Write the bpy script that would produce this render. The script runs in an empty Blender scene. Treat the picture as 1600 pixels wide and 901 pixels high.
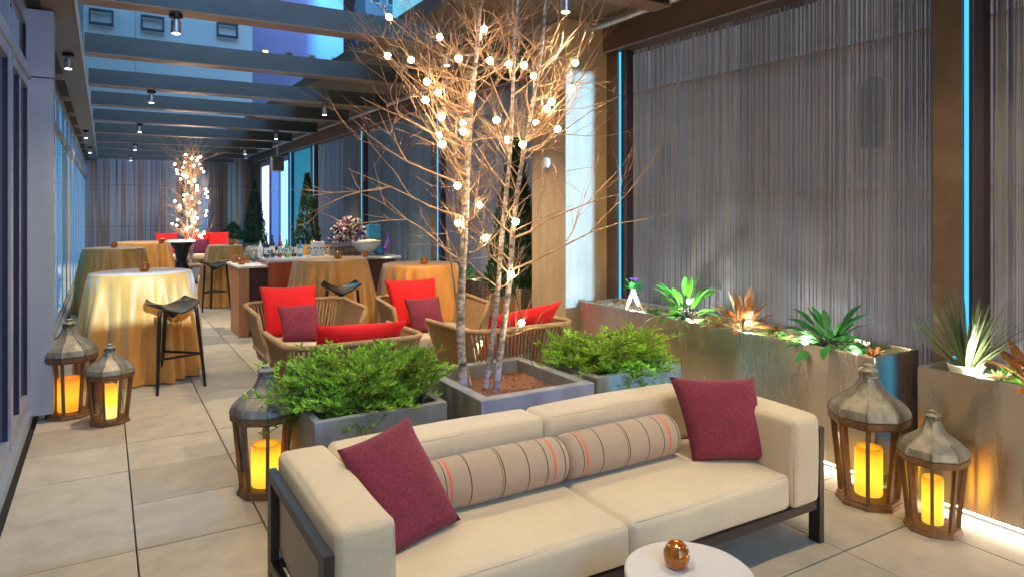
import bpy, bmesh, math, random
from mathutils import Vector, Matrix
R = math.radians
sc = bpy.context.scene
col = sc.collection
# ---------------------------------------------------------------- camera, sky, exposure
cam = bpy.data.cameras.new('camera'); camo = bpy.data.objects.new('camera', cam); col.objects.link(camo)
camo.location = (0, 0, 1.6); camo.rotation_euler = (R(90), 0, R(-30.84))
cam.sensor_width = 36; cam.lens = 24.0; cam.shift_y = -0.0772; cam.clip_end = 2000; cam.clip_start = .05
sc.camera = camo
w = bpy.data.worlds.new('World'); sc.world = w; w.use_nodes = True
wn = w.node_tree.nodes; wl = w.node_tree.links
bg = wn['Background']; sky = wn.new('ShaderNodeTexSky'); sky.sky_type = 'NISHITA'; sky.sun_disc = False
sky.sun_elevation = R(2.0); sky.sun_rotation = R(200); sky.altitude = 50
tint = wn.new('ShaderNodeMix'); tint.data_type = 'RGBA'; tint.blend_type = 'MULTIPLY'; tint.inputs[0].default_value = 1
wl.new(sky.outputs[0], tint.inputs[6]); tint.inputs[7].default_value = (.42, .62, 1, 1); wl.new(tint.outputs[2], bg.inputs[0]); bg.inputs[1].default_value = .55
sun = bpy.data.lights.new('sun', 'SUN'); sun.energy = 1.2; sun.angle = R(35); sun.color = (.16, .46, .9)
so = bpy.data.objects.new('sun', sun); col.objects.link(so); so.rotation_euler = (R(58), 0, R(-8))
sc.view_settings.view_transform = 'Standard'; sc.view_settings.look = 'None'
sc.view_settings.exposure = 0.9; sc.view_settings.gamma = 1
sc.render.engine = 'CYCLES'; sc.cycles.use_denoising = True
sc.cycles.max_bounces = 6; sc.cycles.transparent_max_bounces = 12
sc.cycles.sample_clamp_indirect = 4

SPOT_W = 40.0
def spot(loc, aim, power, angle, colr, blend=.4, r=.03, name='spot_lamp', par=None):
    l = bpy.data.lights.new(name, 'SPOT'); l.energy = power; l.spot_size = R(angle); l.spot_blend = blend
    l.color = colr; l.shadow_soft_size = r
    o = bpy.data.objects.new(name, l); col.objects.link(o); o.location = loc
    d = Vector(aim) - Vector(loc); o.rotation_euler = d.to_track_quat('-Z', 'Y').to_euler()
    if par: o.parent = par; o.location = Vector(loc) - par.location
    return o
WASHES = [  # added unseen cool lamps, plates shape their patches: lamp place, lit rectangle on a plane of constant Y, watts, colour
    ((4.06, -.6, 3.0), 5.36, (3.74, 4.13, -.2, 2.93), 3200, (.24, .56, 1.0)),
    ((2.3, -.9, 3.0), 3.46, (1.80, 2.70, .25, .80), 420, (.30, .36, 1.0)),
    ((3.5, -.9, 3.0), 3.54, (2.85, 3.50, .25, .58), 650, (.05, .5, 1.0)),
    ((.6, -1.0, 3.0), 7.1, (-.10, .80, .52, 1.05), 5000, (.36, .64, 1.0)),
    ((1.9, -1.2, 3.0), 2.85, (1.15, 2.40, .50, .72), 150, (.45, .48, 1.0)),
    ((3.0, .3, 2.9), 6.0, (-5.5, -.2, -2, 6), 330, (.25, .50, 1.0)),
]

# ---------------------------------------------------------------- helpers
class MB:
    def __init__(s): s.v = []; s.f = []; s.c = []; s.cc = 1.0; s.T = Matrix.Identity(4)
    def add(s, vs, fs, c=None):
        n = len(s.v); s.v += [tuple(s.T @ Vector(v)) for v in vs]
        s.f += [tuple(i + n for i in f) for f in fs]; s.c += [s.cc if c is None else c] * len(fs); return s
    def box(s, x0, x1, y0, y1, z0, z1, c=None):
        vs = [(x, y, z) for z in (z0, z1) for y in (y0, y1) for x in (x0, x1)]
        return s.add(vs, [(0,2,3,1), (4,5,7,6), (0,1,5,4), (2,6,7,3), (0,4,6,2), (1,3,7,5)], c)
    def tube(s, pts, rad, n=6, cap=True, c=None, closed=False):
        pts = [Vector(p) for p in pts]; m = len(pts)
        rads = rad if isinstance(rad, (list, tuple)) else [rad] * m
        vs = []; up = None
        for i, p in enumerate(pts):
            if closed: t = pts[(i+1) % m] - pts[i-1]
            else: t = (pts[min(i+1, m-1)] - pts[max(i-1, 0)])
            if t.length < 1e-9: t = Vector((0,0,1))
            t.normalize()
            if up is None:
                up = Vector((0,0,1)) if abs(t.z) < .9 else Vector((1,0,0))
            a = t.cross(up)
            if a.length < 1e-6: a = t.orthogonal()
            a.normalize(); b = a.cross(t); b.normalize(); up = b
            for k in range(n):
                an = 2*math.pi*k/n + math.pi/n
                vs.append(p + (a*math.cos(an) + b*math.sin(an)) * rads[i])
        fs = []
        for i in range(m if closed else m-1):
            j = (i+1) % m
            for k in range(n):
                k2 = (k+1) % n
                fs.append((i*n+k, i*n+k2, j*n+k2, j*n+k))
        if cap and not closed:
            fs.append(tuple(range(n))[::-1]); fs.append(tuple((m-1)*n+k for k in range(n)))
        return s.add(vs, fs, c)
    def lathe(s, prof, n=24, cx=0, cy=0, cz=0, rot=0, wob=None, cap=True, c=None):
        vs = []
        for i, (r, z) in enumerate(prof):
            for k in range(n):
                a = 2*math.pi*k/n + rot
                rr = r if wob is None else wob(r, z, a)
                vs.append((cx + rr*math.cos(a), cy + rr*math.sin(a), cz + z))
        fs = []
        for i in range(len(prof)-1):
            for k in range(n):
                k2 = (k+1) % n
                fs.append((i*n+k, i*n+k2, (i+1)*n+k2, (i+1)*n+k))
        if cap:
            fs.append(tuple(range(n))[::-1]); fs.append(tuple((len(prof)-1)*n+k for k in range(n)))
        return s.add(vs, fs, c)
    def cushion(s, x0, x1, y0, y1, z0, z1, r=.03, puff=.01, n=9):
        h = Vector(((x1-x0)/2, (y1-y0)/2, (z1-z0)/2)); ctr = Vector(((x0+x1)/2, (y0+y1)/2, (z0+z1)/2))
        def params(hh):
            e = [1 - r*(1-math.cos(a*math.pi/2/3))/hh for a in (0, 1, 2)]
            e = [1, 1 - .28*r/hh, 1 - .62*r/hh, 1 - r/hh]
            inner = [ -(1-r/hh) + 2*(1-r/hh)*i/n for i in range(1, n)]
            return [-v for v in e] + inner + e[::-1]
        for ax in range(3):
            for sg in (-1, 1):
                a1, a2 = (ax+1) % 3, (ax+2) % 3
                P1, P2 = params(h[a1]), params(h[a2])
                vs = []
                for u in P1:
                    for v in P2:
                        q = Vector((0,0,0)); q[ax] = sg; q[a1] = u; q[a2] = v
                        p = Vector([q[i]*h[i] for i in range(3)])
                        inn = Vector([max(-(h[i]-r), min(h[i]-r, p[i])) for i in range(3)])
                        d = p - inn
                        if d.length > 1e-9: p = inn + d.normalized()*r
                        p[ax] += sg*puff*max(0, 1-u*u)**.6*max(0, 1-v*v)**.6
                        q3 = p + ctr
                        p = p + Vector((math.sin(q3.y*9+q3.z*7), math.sin(q3.x*8+q3.z*11+1), math.sin(q3.x*7+q3.y*10+2)))*.0022*(1 if r > .025 else 0)
                        vs.append(p + ctr)
                m = len(P2); fs = []
                for i in range(len(P1)-1):
                    for j in range(m-1):
                        f = (i*m+j, (i+1)*m+j, (i+1)*m+j+1, i*m+j+1)
                        fs.append(f if sg > 0 else f[::-1])
                s.add(vs, fs)
        return s
    def build(s, name, mt, par=None, smooth=False, loc=None, auto=None, merge=False):
        me = bpy.data.meshes.new(name)
        off = Vector((0,0,0))
        if par is not None and loc is None: pass
        me.from_pydata(s.v, [], s.f)
        if merge:
            b = bmesh.new(); b.from_mesh(me); bmesh.ops.remove_doubles(b, verts=b.verts, dist=.0004); b.to_mesh(me); b.free()
        elif any(c != 1.0 for c in s.c):
            at = me.attributes.new('tone', 'FLOAT', 'FACE'); at.data.foreach_set('value', s.c)
        me.update()
        if smooth:
            me.shade_smooth() if hasattr(me, 'shade_smooth') else None
            if auto:
                try: me.set_sharp_from_angle(angle=R(auto))
                except Exception: pass
        me.materials.append(mt)
        o = bpy.data.objects.new(name, me); col.objects.link(o)
        if par is not None: o.parent = par
        if loc is not None: o.location = loc
        return o

def empty(name, label, cat, loc=(0,0,0), rz=0, group=None):
    o = bpy.data.objects.new(name, None); o.empty_display_size = .1; col.objects.link(o)
    o.location = loc; o.rotation_euler = (0, 0, rz); tag(o, label, cat, group); return o
def tag(o, label, cat, group=None, kind=None):
    o['label'] = label; o['category'] = cat
    if group: o['group'] = group
    if kind: o['kind'] = kind
    return o
def struct(o): o['kind'] = 'structure'; return o
def dup(root, loc, rz, label, group=None):
    r = root.copy(); col.objects.link(r); r.location = loc; r.rotation_euler = (0, 0, rz); r['label'] = label
    if group: r['group'] = group
    for ch in root.children:
        c = ch.copy(); col.objects.link(c); c.parent = r
        for g in ch.children:
            d = g.copy(); col.objects.link(d); d.parent = c
    return r

# ---------------------------------------------------------------- materials
def mat(name, c, rough=.6, metal=0, var=0, vs=5, stretch=(1,1,1), bump=0, bs=60, bstretch=(1,1,1), emit=0, ec=None, tone=0, sheen=0, c2=None, spec=.5, coat=0, trans=0, ior=1.45, alpha=1, sss=0, rvar=0, aniso=0):
    m = bpy.data.materials.new(name); m.use_nodes = True; nt = m.node_tree; N = nt.nodes; L = nt.links
    b = N['Principled BSDF']; b.inputs['Roughness'].default_value = rough; b.inputs['Metallic'].default_value = metal
    b.inputs['Base Color'].default_value = (*c, 1); b.inputs['Specular IOR Level'].default_value = spec
    b.inputs['Coat Weight'].default_value = coat; b.inputs['Transmission Weight'].default_value = trans; b.inputs['IOR'].default_value = ior
    b.inputs['Alpha'].default_value = alpha
    if aniso: b.inputs['Anisotropic'].default_value = aniso
    if sheen: b.inputs['Sheen Weight'].default_value = sheen; b.inputs['Sheen Roughness'].default_value = .5
    if emit:
        b.inputs['Emission Color'].default_value = (*(ec or c), 1); b.inputs['Emission Strength'].default_value = emit
    tc = N.new('ShaderNodeTexCoord'); src = None
    if var or c2:
        mp = N.new('ShaderNodeMapping'); mp.inputs['Scale'].default_value = stretch; L.new(tc.outputs['Object'], mp.inputs[0])
        nz = N.new('ShaderNodeTexNoise'); nz.inputs['Scale'].default_value = vs; nz.inputs['Detail'].default_value = 6; nz.inputs['Roughness'].default_value = .6
        L.new(mp.outputs[0], nz.inputs[0])
        rp = N.new('ShaderNodeValToRGB'); L.new(nz.outputs[0], rp.inputs[0])
        rp.color_ramp.elements[0].position = .32; rp.color_ramp.elements[1].position = .68
        lo = [x*(1-var) for x in c]; hi = [min(1, x*(1+var)) for x in c] if c2 is None else c2
        rp.color_ramp.elements[0].color = (*lo, 1); rp.color_ramp.elements[1].color = (*hi, 1)
        src = rp.outputs[0]
        if rvar:
            mr = N.new('ShaderNodeMapRange'); L.new(nz.outputs[0], mr.inputs[0]); mr.inputs[1].default_value = .3; mr.inputs[2].default_value = .7
            mr.inputs[3].default_value = rough - rvar; mr.inputs[4].default_value = rough + rvar; L.new(mr.outputs[0], b.inputs['Roughness'])
    if tone:
        at = N.new('ShaderNodeAttribute'); at.attribute_name = 'tone'
        mx = N.new('ShaderNodeMix'); mx.data_type = 'RGBA'; mx.blend_type = 'MULTIPLY'; mx.inputs[0].default_value = 1
        if src: L.new(src, mx.inputs[6])
        else: mx.inputs[6].default_value = (*c, 1)
        L.new(at.outputs['Fac'], mx.inputs[7]); src = mx.outputs[2]
    if src: L.new(src, b.inputs['Base Color'])
    if bump:
        mp = N.new('ShaderNodeMapping'); mp.inputs['Scale'].default_value = bstretch; L.new(tc.outputs['Object'], mp.inputs[0])
        nz = N.new('ShaderNodeTexNoise'); nz.inputs['Scale'].default_value = bs; nz.inputs['Detail'].default_value = 4; L.new(mp.outputs[0], nz.inputs[0])
        bp = N.new('ShaderNodeBump'); bp.inputs['Strength'].default_value = bump; bp.inputs['Distance'].default_value = .01
        L.new(nz.outputs[0], bp.inputs['Height']); L.new(bp.outputs[0], b.inputs['Normal'])
    if sss:
        b.inputs['Subsurface Weight'].default_value = sss; b.inputs['Subsurface Radius'].default_value = (.05, .02, .008)
    return m
def emitm(name, c, s, low=None):
    m = bpy.data.materials.new(name); m.use_nodes = True; N = m.node_tree.nodes; N.remove(N['Principled BSDF'])
    e = N.new('ShaderNodeEmission'); e.inputs[0].default_value = (*c, 1); e.inputs[1].default_value = s
    m.node_tree.links.new(e.outputs[0], N['Material Output'].inputs[0]); return m
def fabric(name, c, weave=420, var=.08, c2=None, bump=.35, mott=.08):
    m = mat(name, c, .85, 0, var, 4, sheen=.06, c2=c2)
    nt = m.node_tree; N = nt.nodes; L = nt.links; b = N['Principled BSDF']
    tc = N.new('ShaderNodeTexCoord'); nz = N.new('ShaderNodeTexNoise'); nz.inputs['Scale'].default_value = weave; nz.inputs['Detail'].default_value = 2
    n2 = N.new('ShaderNodeTexNoise'); n2.inputs['Scale'].default_value = 6; n2.inputs['Detail'].default_value = 5; n2.inputs['Distortion'].default_value = 1.2
    ad = N.new('ShaderNodeMath'); ad.operation = 'MULTIPLY_ADD'; ad.inputs[1].default_value = 4.0
    L.new(tc.outputs['Object'], nz.inputs[0]); L.new(tc.outputs['Object'], n2.inputs[0])
    L.new(n2.outputs[0], ad.inputs[0]); L.new(nz.outputs[0], ad.inputs[2])
    bp = N.new('ShaderNodeBump'); bp.inputs['Strength'].default_value = bump; bp.inputs['Distance'].default_value = .006
    L.new(ad.outputs[0], bp.inputs['Height']); L.new(bp.outputs[0], b.inputs['Normal'])
    n3 = N.new('ShaderNodeTexNoise'); n3.inputs['Scale'].default_value = weave*.45; n3.inputs['Detail'].default_value = 3; L.new(tc.outputs['Object'], n3.inputs[0])
    mr = N.new('ShaderNodeMapRange'); mr.inputs[1].default_value = .3; mr.inputs[2].default_value = .7; mr.inputs[3].default_value = 1-mott; mr.inputs[4].default_value = 1+mott; L.new(n3.outputs[0], mr.inputs[0])
    mx = N.new('ShaderNodeMix'); mx.data_type = 'RGBA'; mx.blend_type = 'MULTIPLY'; mx.inputs[0].default_value = 1
    src = b.inputs['Base Color'].links[0].from_socket; L.new(src, mx.inputs[6]); L.new(mr.outputs[0], mx.inputs[7]); L.new(mx.outputs[2], b.inputs['Base Color'])
    return m
M = {}
M['paver'] = mat('concrete_paver', (.42,.36,.27), .8, var=.13, vs=6, bump=.35, bs=160, tone=1, rvar=.1)
M['dark'] = mat('dark_gap', (.03,.03,.03), .9)
M['beam'] = mat('beam_skylit_blue', (.065,.085,.095), .42, metal=.3, var=.15, vs=3, bump=.03)  # bluish skylight on the beam faces is put into this colour
M['flange'] = mat('flange_warm_underside', (.24,.15,.10), .4, metal=.4, var=.1); M['soffit'] = mat('soffit_board', (.16,.13,.10), .6, var=.15, vs=2, stretch=(1,.2,1))  # flange brown takes in the warm light on the beam undersides
M['header'] = mat('bronze_header', (.115,.075,.055), .5, metal=.3, var=.15, vs=3)
M['post'] = mat('bronze_post', (.16,.11,.075), .5, metal=.3, var=.2, vs=6, bump=.05, bs=90)
M['silver'] = mat('aluminium', (.55,.54,.55), .35, metal=.9, var=.1, vs=8)
M['winframe'] = mat('window_frame_paint', (.36,.38,.42), .42, metal=.4, var=.06)
M['column'] = mat('travertine', (.44,.34,.23), .7, var=.14, vs=6, stretch=(1,1,.25), bump=.12, bs=60)
M['cool_strip'] = emitm('cool_led', (.06,.42,.78), .95)
M['steel'] = mat('brushed_steel', (.74,.66,.56), .27, metal=.95, aniso=.9, var=.05, vs=2.2, stretch=(1,3,.25), bump=.015, bs=30, bstretch=(1,.6,60), rvar=.04)
M['planter'] = mat('fibre_cement', (.23,.225,.195), .7, var=.22, vs=6, stretch=(1,1,.4), bump=.1, bs=60)
M['soil'] = mat('bark_mulch', (.09,.045,.02), .95, var=.6, vs=60, c2=(.30,.12,.04), bump=1, bs=70)
M['gravel'] = mat('moss_gravel', (.16,.15,.07), .9, var=.5, vs=40, c2=(.5,.45,.3), bump=1, bs=60)
M['cream'] = fabric('cream_canvas', (.60,.50,.35), 500, .05)
M['plum'] = fabric('plum_weave', (.19,.022,.045), 260, .18, bump=.6, mott=.35)
M['red'] = fabric('red_canvas', (.72,.006,.010), 300, .08)
M['purple'] = fabric('purple_cloth', (.11,.012,.05), 300, .1)
M['seatpad'] = fabric('beige_pad', (.5,.40,.29), 400, .06)
M['gold'] = mat('gold_cloth', (.60,.27,.05), .36, var=.2, vs=3, stretch=(2,2,.5), bump=.25, bs=300, sheen=.4)
_n = M['steel'].node_tree; _t = _n.nodes.new('ShaderNodeTangent'); _t.direction_type = 'RADIAL'; _t.axis = 'Z'; _n.links.new(_t.outputs[0], _n.nodes['Principled BSDF'].inputs['Tangent']); _n.nodes['Principled BSDF'].inputs['Anisotropic Rotation'].default_value = .25
M['frame'] = mat('bronze_tube', (.055,.045,.038), .45, metal=.5, var=.1)
M['rope'] = mat('tan_rope', (.40,.25,.12), .85, var=.18, vs=30, bump=.6, bs=220)
M['black'] = mat('black_metal', (.012,.011,.011), .35, metal=.3)
M['white'] = mat('white_top', (.62,.58,.55), .35, var=.03)
M['lwood'] = mat('weathered_wood', (.19,.095,.042), .6, var=.35, vs=18, stretch=(1,1,.15), bump=.4, bs=60, bstretch=(1,1,.2))
M['lroof'] = mat('lantern_zinc', (.27,.25,.20), .55, metal=.5, var=.45, vs=14, stretch=(1,1,.3), bump=.35, bs=40)
M['wax'] = mat('candle_wax', (.8,.42,.06), .5, emit=1.1, ec=(1,.46,.02), sss=.3)
M['waxlow'] = mat('candle_wax_pale', (.8,.6,.25), .5, emit=.7, ec=(1,.72,.2))
M['waxor'] = mat('candle_wax_orange', (.8,.3,.03), .5, emit=.95, ec=(1,.33,.01))
def wax_grad(m, top, low):
    N = m.node_tree.nodes; L = m.node_tree.links; b = N['Principled BSDF']
    tc = N.new('ShaderNodeTexCoord'); sx = N.new('ShaderNodeSeparateXYZ'); L.new(tc.outputs['Generated'], sx.inputs[0])
    rp = N.new('ShaderNodeValToRGB'); L.new(sx.outputs[2], rp.inputs[0]); cr = rp.color_ramp
    cr.elements[0].position = .05; cr.elements[0].color = (*[x*.55 for x in low], 1); cr.elements[1].position = 1; cr.elements[1].color = (*[x*.35 for x in top], 1)
    e = cr.elements.new(.45); e.color = (*low, 1); e = cr.elements.new(.84); e.color = (*top, 1)
    L.new(rp.outputs[0], b.inputs['Emission Color'])
wax_grad(M['wax'], (1,.36,.01), (1,.58,.03)); wax_grad(M['waxor'], (.9,.25,.01), (1,.40,.02))
M['flame'] = emitm('flame', (1,.62,.2), 14)
M['bulb'] = emitm('bulb_glow', (1,.74,.44), 60)
M['bulbfar'] = emitm('bulb_glow_far', (1,.76,.48), 45)
M['spotface'] = emitm('spot_face', (1,.9,.75), 9)
M['led'] = emitm('warm_white_led', (1,.90,.74), 34)
M['bark'] = mat('birch_bark', (.10,.06,.045), .6, var=.45, vs=16, stretch=(1,1,2.4), c2=(.72,.62,.54), bump=.25, bs=50)
M['twig'] = mat('copper_twig', (.44,.27,.15), .6, var=.25, vs=30)
M['cord'] = mat('green_cord', (.02,.10,.06), .5)
M['juniper'] = mat('juniper_needles', (.24,.42,.04), .6, var=.3, vs=14, tone=1, spec=.25)
M['stem'] = mat('brown_stem', (.12,.07,.03), .8)
M['leaf'] = mat('green_leaf', (.09,.34,.03), .5, var=.3, vs=9, tone=1)
M['leaf2'] = mat('deep_leaf', (.03,.20,.04), .48, var=.3, vs=9, tone=1)
M['croton'] = mat('copper_leaf', (.16,.02,.02), .5, var=.5, vs=14, c2=(.50,.22,.05), tone=1)
M['blade'] = mat('grass_blade', (.12,.17,.07), .5, var=.3, vs=12, tone=1)
M['fir'] = mat('evergreen_leaf', (.022,.06,.016), .7, var=.3, vs=5, tone=1)
M['mahog'] = mat('mahogany_panel', (.34,.06,.02), .4, var=.25, vs=4, stretch=(4,4,.3), coat=.2)
M['oak'] = mat('light_wood_edge', (.44,.17,.06), .45, var=.2, vs=4, stretch=(4,4,.3))
M['wicker'] = mat('dark_wicker', (.06,.018,.012), .6, bump=1, bs=90)
M['bartop'] = mat('pale_bar_top', (.45,.48,.50), .15, var=.1)
M['glassy'] = mat('clear_glass', (.9,.95,.95), .03, trans=1, ior=1.3, spec=.6)
M['blue'] = mat('blue_card', (.02,.28,.55), .5)
M['navy'] = mat('dark_bottle', (.01,.015,.02), .08, coat=.5)
M['greenb'] = mat('green_bottle', (.10,.30,.02), .12, coat=.4)
M['paper'] = mat('white_paper', (.7,.68,.62), .6)
M['rose'] = mat('dusty_rose', (.35,.05,.06), .6)
M['violet'] = mat('violet_petals', (.22,.05,.38), .6)
M['driftwood'] = mat('pale_driftwood', (.75,.58,.48), .6, var=.1)
def votive_mat():
    m = mat('amber_mercury_glass', (.05,.015,.004), .10, metal=.5, var=.6, vs=40, c2=(.34,.12,.02), emit=.06, ec=(1,.35,.04), coat=.5); return m
M['votive'] = votive_mat()
def glass_pane():
    m = bpy.data.materials.new('lantern_glass'); m.use_nodes = True; N = m.node_tree.nodes; L = m.node_tree.links
    N.remove(N['Principled BSDF']); t = N.new('ShaderNodeBsdfTransparent'); t.inputs[0].default_value = (.93,.96,.93,1)
    g = N.new('ShaderNodeBsdfGlossy'); g.inputs['Roughness'].default_value = .04
    f = N.new('ShaderNodeFresnel'); f.inputs[0].default_value = 1.5; a = N.new('ShaderNodeMath'); a.operation = 'ADD'; a.inputs[1].default_value = .05
    L.new(f.outputs[0], a.inputs[0])
    mx = N.new('ShaderNodeMixShader'); L.new(a.outputs[0], mx.inputs[0]); L.new(t.outputs[0], mx.inputs[1]); L.new(g.outputs[0], mx.inputs[2])
    L.new(mx.outputs[0], N['Material Output'].inputs[0]); return m
M['pane'] = glass_pane(); M['gasket'] = mat('violet_black_gasket', (.02,.02,.05), .3)
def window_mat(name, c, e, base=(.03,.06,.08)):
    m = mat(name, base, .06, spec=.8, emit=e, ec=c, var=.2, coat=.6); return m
M['winblue'] = window_mat('cyan_reflection_pane', (.05,.30,.62), .65)  # wall panes: emission paints in the cyan light the glass reflects
M['wingreen'] = window_mat('teal_reflection_pane', (.03,.24,.38), .4)
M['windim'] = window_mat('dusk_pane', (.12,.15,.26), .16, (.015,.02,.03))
M['winwarm'] = window_mat('pale_glow_pane', (.35,.38,.36), .5)

# strand curtain: thin metal chains, each strand its own tone
def strand_mat(name, c, metal=.6, rough=.45):
    m = mat(name, c, rough, metal=metal, tone=1, spec=.5); return m
M['strand'] = strand_mat('chain_strands', (.26,.28,.33), .2, .65)
M['strandb'] = strand_mat('chain_strands_blue', (.27,.36,.43), .2, .6)

# ---------------------------------------------------------------- added unseen wash lamps, their plates cut the cool patches
for k, (lp, Y, (xa, xb, za, zb), pw, cc) in enumerate(WASHES):
    o = empty('added_wash_light', 'added unseen cool wash lamp number %s with plates that shape its patch' % ['one','two','three','four','five','six','seven'][k], 'wash light', lp)
    D = .22; f = D/(Y-lp[1]); X0, X1 = (xa-lp[0])*f, (xb-lp[0])*f; Z0, Z1 = (za-lp[2])*f, (zb-lp[2])*f; q = .22
    for nm, bb in (('shaping_plate', (X0-q, X0, Z0-q, Z1+q)), ('shaping_plate', (X1, X1+q, Z0-q, Z1+q)), ('shaping_plate', (X0, X1, Z0-q, Z0)), ('shaping_plate', (X0, X1, Z1, Z1+q))):
        b = MB(); b.box(bb[0], bb[1], D, D+.004, bb[2], bb[3]); b.build(nm, mat('shaping_plate_black', (.01,.01,.01), .9), o)
    sl_ = spot(lp, ((xa+xb)/2, Y, (za+zb)/2), pw, 60 if xb-xa > 3 else 36, cc, .1, .0015, par=o)

# ---------------------------------------------------------------- ground and terrace floor
b = MB(); b.box(-600, 600, -600, 600, -16.2, -16); struct(b.build('ground', mat('street_asphalt', (.05,.05,.055), .9)))
b = MB(); b.box(-6, 4.75, -6, 26, -.6, -.03); struct(b.build('terrace_slab', M['dark']))
random.seed(3); b = MB(); g = .0035
nx = 9
for i in range(-1, nx):
    for j in range(-6, 42):
        x0 = .13 + .57*i + g; x1 = x0 + .57 - 2*g; y0 = 1.95 + .57*j + g; y1 = y0 + .57 - 2*g
        x0w = x0
        t = random.uniform(.80, 1.12); dz = random.uniform(-.0012, .0012); e = .002
        vs = [(x0,y0,-.03),(x1,y0,-.03),(x1,y1,-.03),(x0,y1,-.03),(x0,y0,dz-e),(x1,y0,dz-e),(x1,y1,dz-e),(x0,y1,dz-e),
              (x0+e,y0+e,dz),(x1-e,y0+e,dz),(x1-e,y1-e,dz),(x0+e,y1-e,dz)]
        b.add(vs, [(8,9,10,11),(4,5,9,8),(5,6,10,9),(6,7,11,10),(7,4,8,11),(0,1,5,4),(1,2,6,5),(2,3,7,6),(3,0,4,7)], t)
struct(b.build('floor', M['paver']))

# ---------------------------------------------------------------- left window wall
fac = empty('window_wall', 'grey framed window wall with teal reflections painted as glow along the left side of the terrace', 'window wall')
b = MB()
b.box(-.56, -.50, -4, 25, 0, .17); b.box(-.4999, -.465, -4, 25, .02, .09)
b.build('sill_wall', M['winframe'], fac)
b = MB(); b.box(-.56, -.47, -4, 6.3, 2.56, 2.64); b.box(-.56, -.50, 6.31, 25, 2.56, 2.64); b.box(-.56, -.50, -4, 25, 2.98, 3.10); b.build('transom', M['winframe'], fac)
edges = [-4, -2.6, -1.2, .2, 1.6, 3.05, 4.05, 5.05, 6.22] ; 
e = 6.42
while e < 24.9: edges.append(round(e, 2)); e += 1.3
edges.append(25)
for k in range(len(edges)-1):
    y0, y1 = edges[k], edges[k+1]
    if y1 - y0 < .4: continue
    f = MB(); xf = -.475 if y0 < 6.3 else -.507; xg = xf-.014 if y0 > 6.3 else -.489
    f.box(-.55, xf, y0, y0+.055, .171, 2.559); f.box(-.55, xf, y1-.055, y1-.001, .171, 2.559)
    f.box(-.545, xf-.008, y0+.056, y1-.056, .171, .235); f.box(-.545, xf-.008, y0+.056, y1-.056, 2.49, 2.559)
    mid = (y0+y1)/2; f.box(-.54, xf-.01, mid-.022, mid+.022, .236, 2.489)
    fo = f.build('window_frame', M['winframe'], fac)
    gk = MB()
    for yy in (y0+.0555, y1-.0755, mid-.042, mid+.0225): gk.box(-.528, min(xg, xf-.012), yy, yy+(.019 if y0 < 6.3 else .006), .236, 2.489)
    gk.build('gasket', M['gasket'], fo)
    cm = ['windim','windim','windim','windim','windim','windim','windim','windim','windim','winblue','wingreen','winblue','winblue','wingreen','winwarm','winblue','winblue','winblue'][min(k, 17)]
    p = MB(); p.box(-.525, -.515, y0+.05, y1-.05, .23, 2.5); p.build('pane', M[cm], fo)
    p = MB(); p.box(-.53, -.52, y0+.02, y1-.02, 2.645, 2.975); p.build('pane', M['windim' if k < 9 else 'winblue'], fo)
    f = MB(); f.box(-.545, -.49, y0, y0+.045, 2.641, 2.979); f.build('mullion', M['winframe'], fo)
b = MB(); b.box(-6, -.565, -4, 25, -.02, 12); b.box(-6, -.565, -4, 25, 12.001, 14)
up = b.build('upper_wall', mat('blue_facade', (.12,.16,.2), .5, var=.1), fac)
c_ = empty('pier', 'pale grey metal clad pier between the near and far left windows', 'column', (-.415, 6.3, .06))
b = MB(); b.box(-.085, .085, -.1, .1, 0, 3.03); b.build('cladding', M['winframe'], c_)
b = MB(); b.box(-.088, .088, -.103, .103, 2.52, 2.53); b.build('joint', M['dark'], c_)

# ---------------------------------------------------------------- roof: soffits, beams, header
so_ = empty('eaves', 'brown soffit strip above the left windows with a bright gutter edge', 'eaves', (0,0,0))
b = MB(); b.box(-.56, -.19, -4, 25, 3.11, 3.16); b.build('soffit_board', M['soffit'], so_)
b = MB(); b.box(-.188, -.17, -4, 25, 3.10, 3.135); b.build('edge_trim', M['silver'], so_)
b = MB()
for k in range(16): b.box(-.49, -.40, -3+1.8*k, -3+1.8*k+1.3, 3.104, 3.109)
b.build('slot', M['dark'], so_)
YB = [-4.2, -2.2, -.22, 1.76, 3.75, 5.75, 7.74, 9.67, 11.5, 13.5, 15.6, 17.7, 19.6, 21.6, 23.6]
for k, y in enumerate(YB):
    o = empty('beam', 'dark steel roof beam number crossing the terrace overhead', 'beam', (0, y, 3.1), 0, 'roof beams across the terrace')
    nm = ['nearest', 'second', 'third', 'fourth', 'fifth', 'sixth', 'seventh', 'eighth', 'ninth', 'tenth', 'eleventh', 'twelfth', 'thirteenth', 'fourteenth', 'last'][k]
    o['label'] = 'dark steel roof beam crossing overhead, ' + ({5: 'the one cut by the top of the picture', 6: 'nearest one seen whole, behind the birch top', 14: 'last one against the far curtain wall'}.get(k) or f'{nm} of the row towards the far wall')
    b = MB(); b.box(-.165, 3.6, 0, .13, .012, .2); b.build('web', M['beam'], o)
    b = MB(); b.box(-.165, 3.6, -.03, .16, 0, .011); b.build('flange', M['flange'], o)
hd = empty('header_beam', 'long bronze header running above the chain curtains on the right', 'beam', (4.25, 0, 3.14))
b = MB(); b.box(0, .3, -4, 25, 0, .29); b.build('fascia', M['header'], hd)
b = MB(); b.box(-.012, .0, -4, 25, 0, .012); b.build('drip_edge', M['silver'], hd)
b = MB(); b.tube([(4.1, -4, 3.36), (4.1, 25, 3.36)], .032, 10); r_ = tag(b.build('gutter_pipe', M['silver'], None, True), 'long silver pipe running under the roof above the right header', 'pipe')
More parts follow.
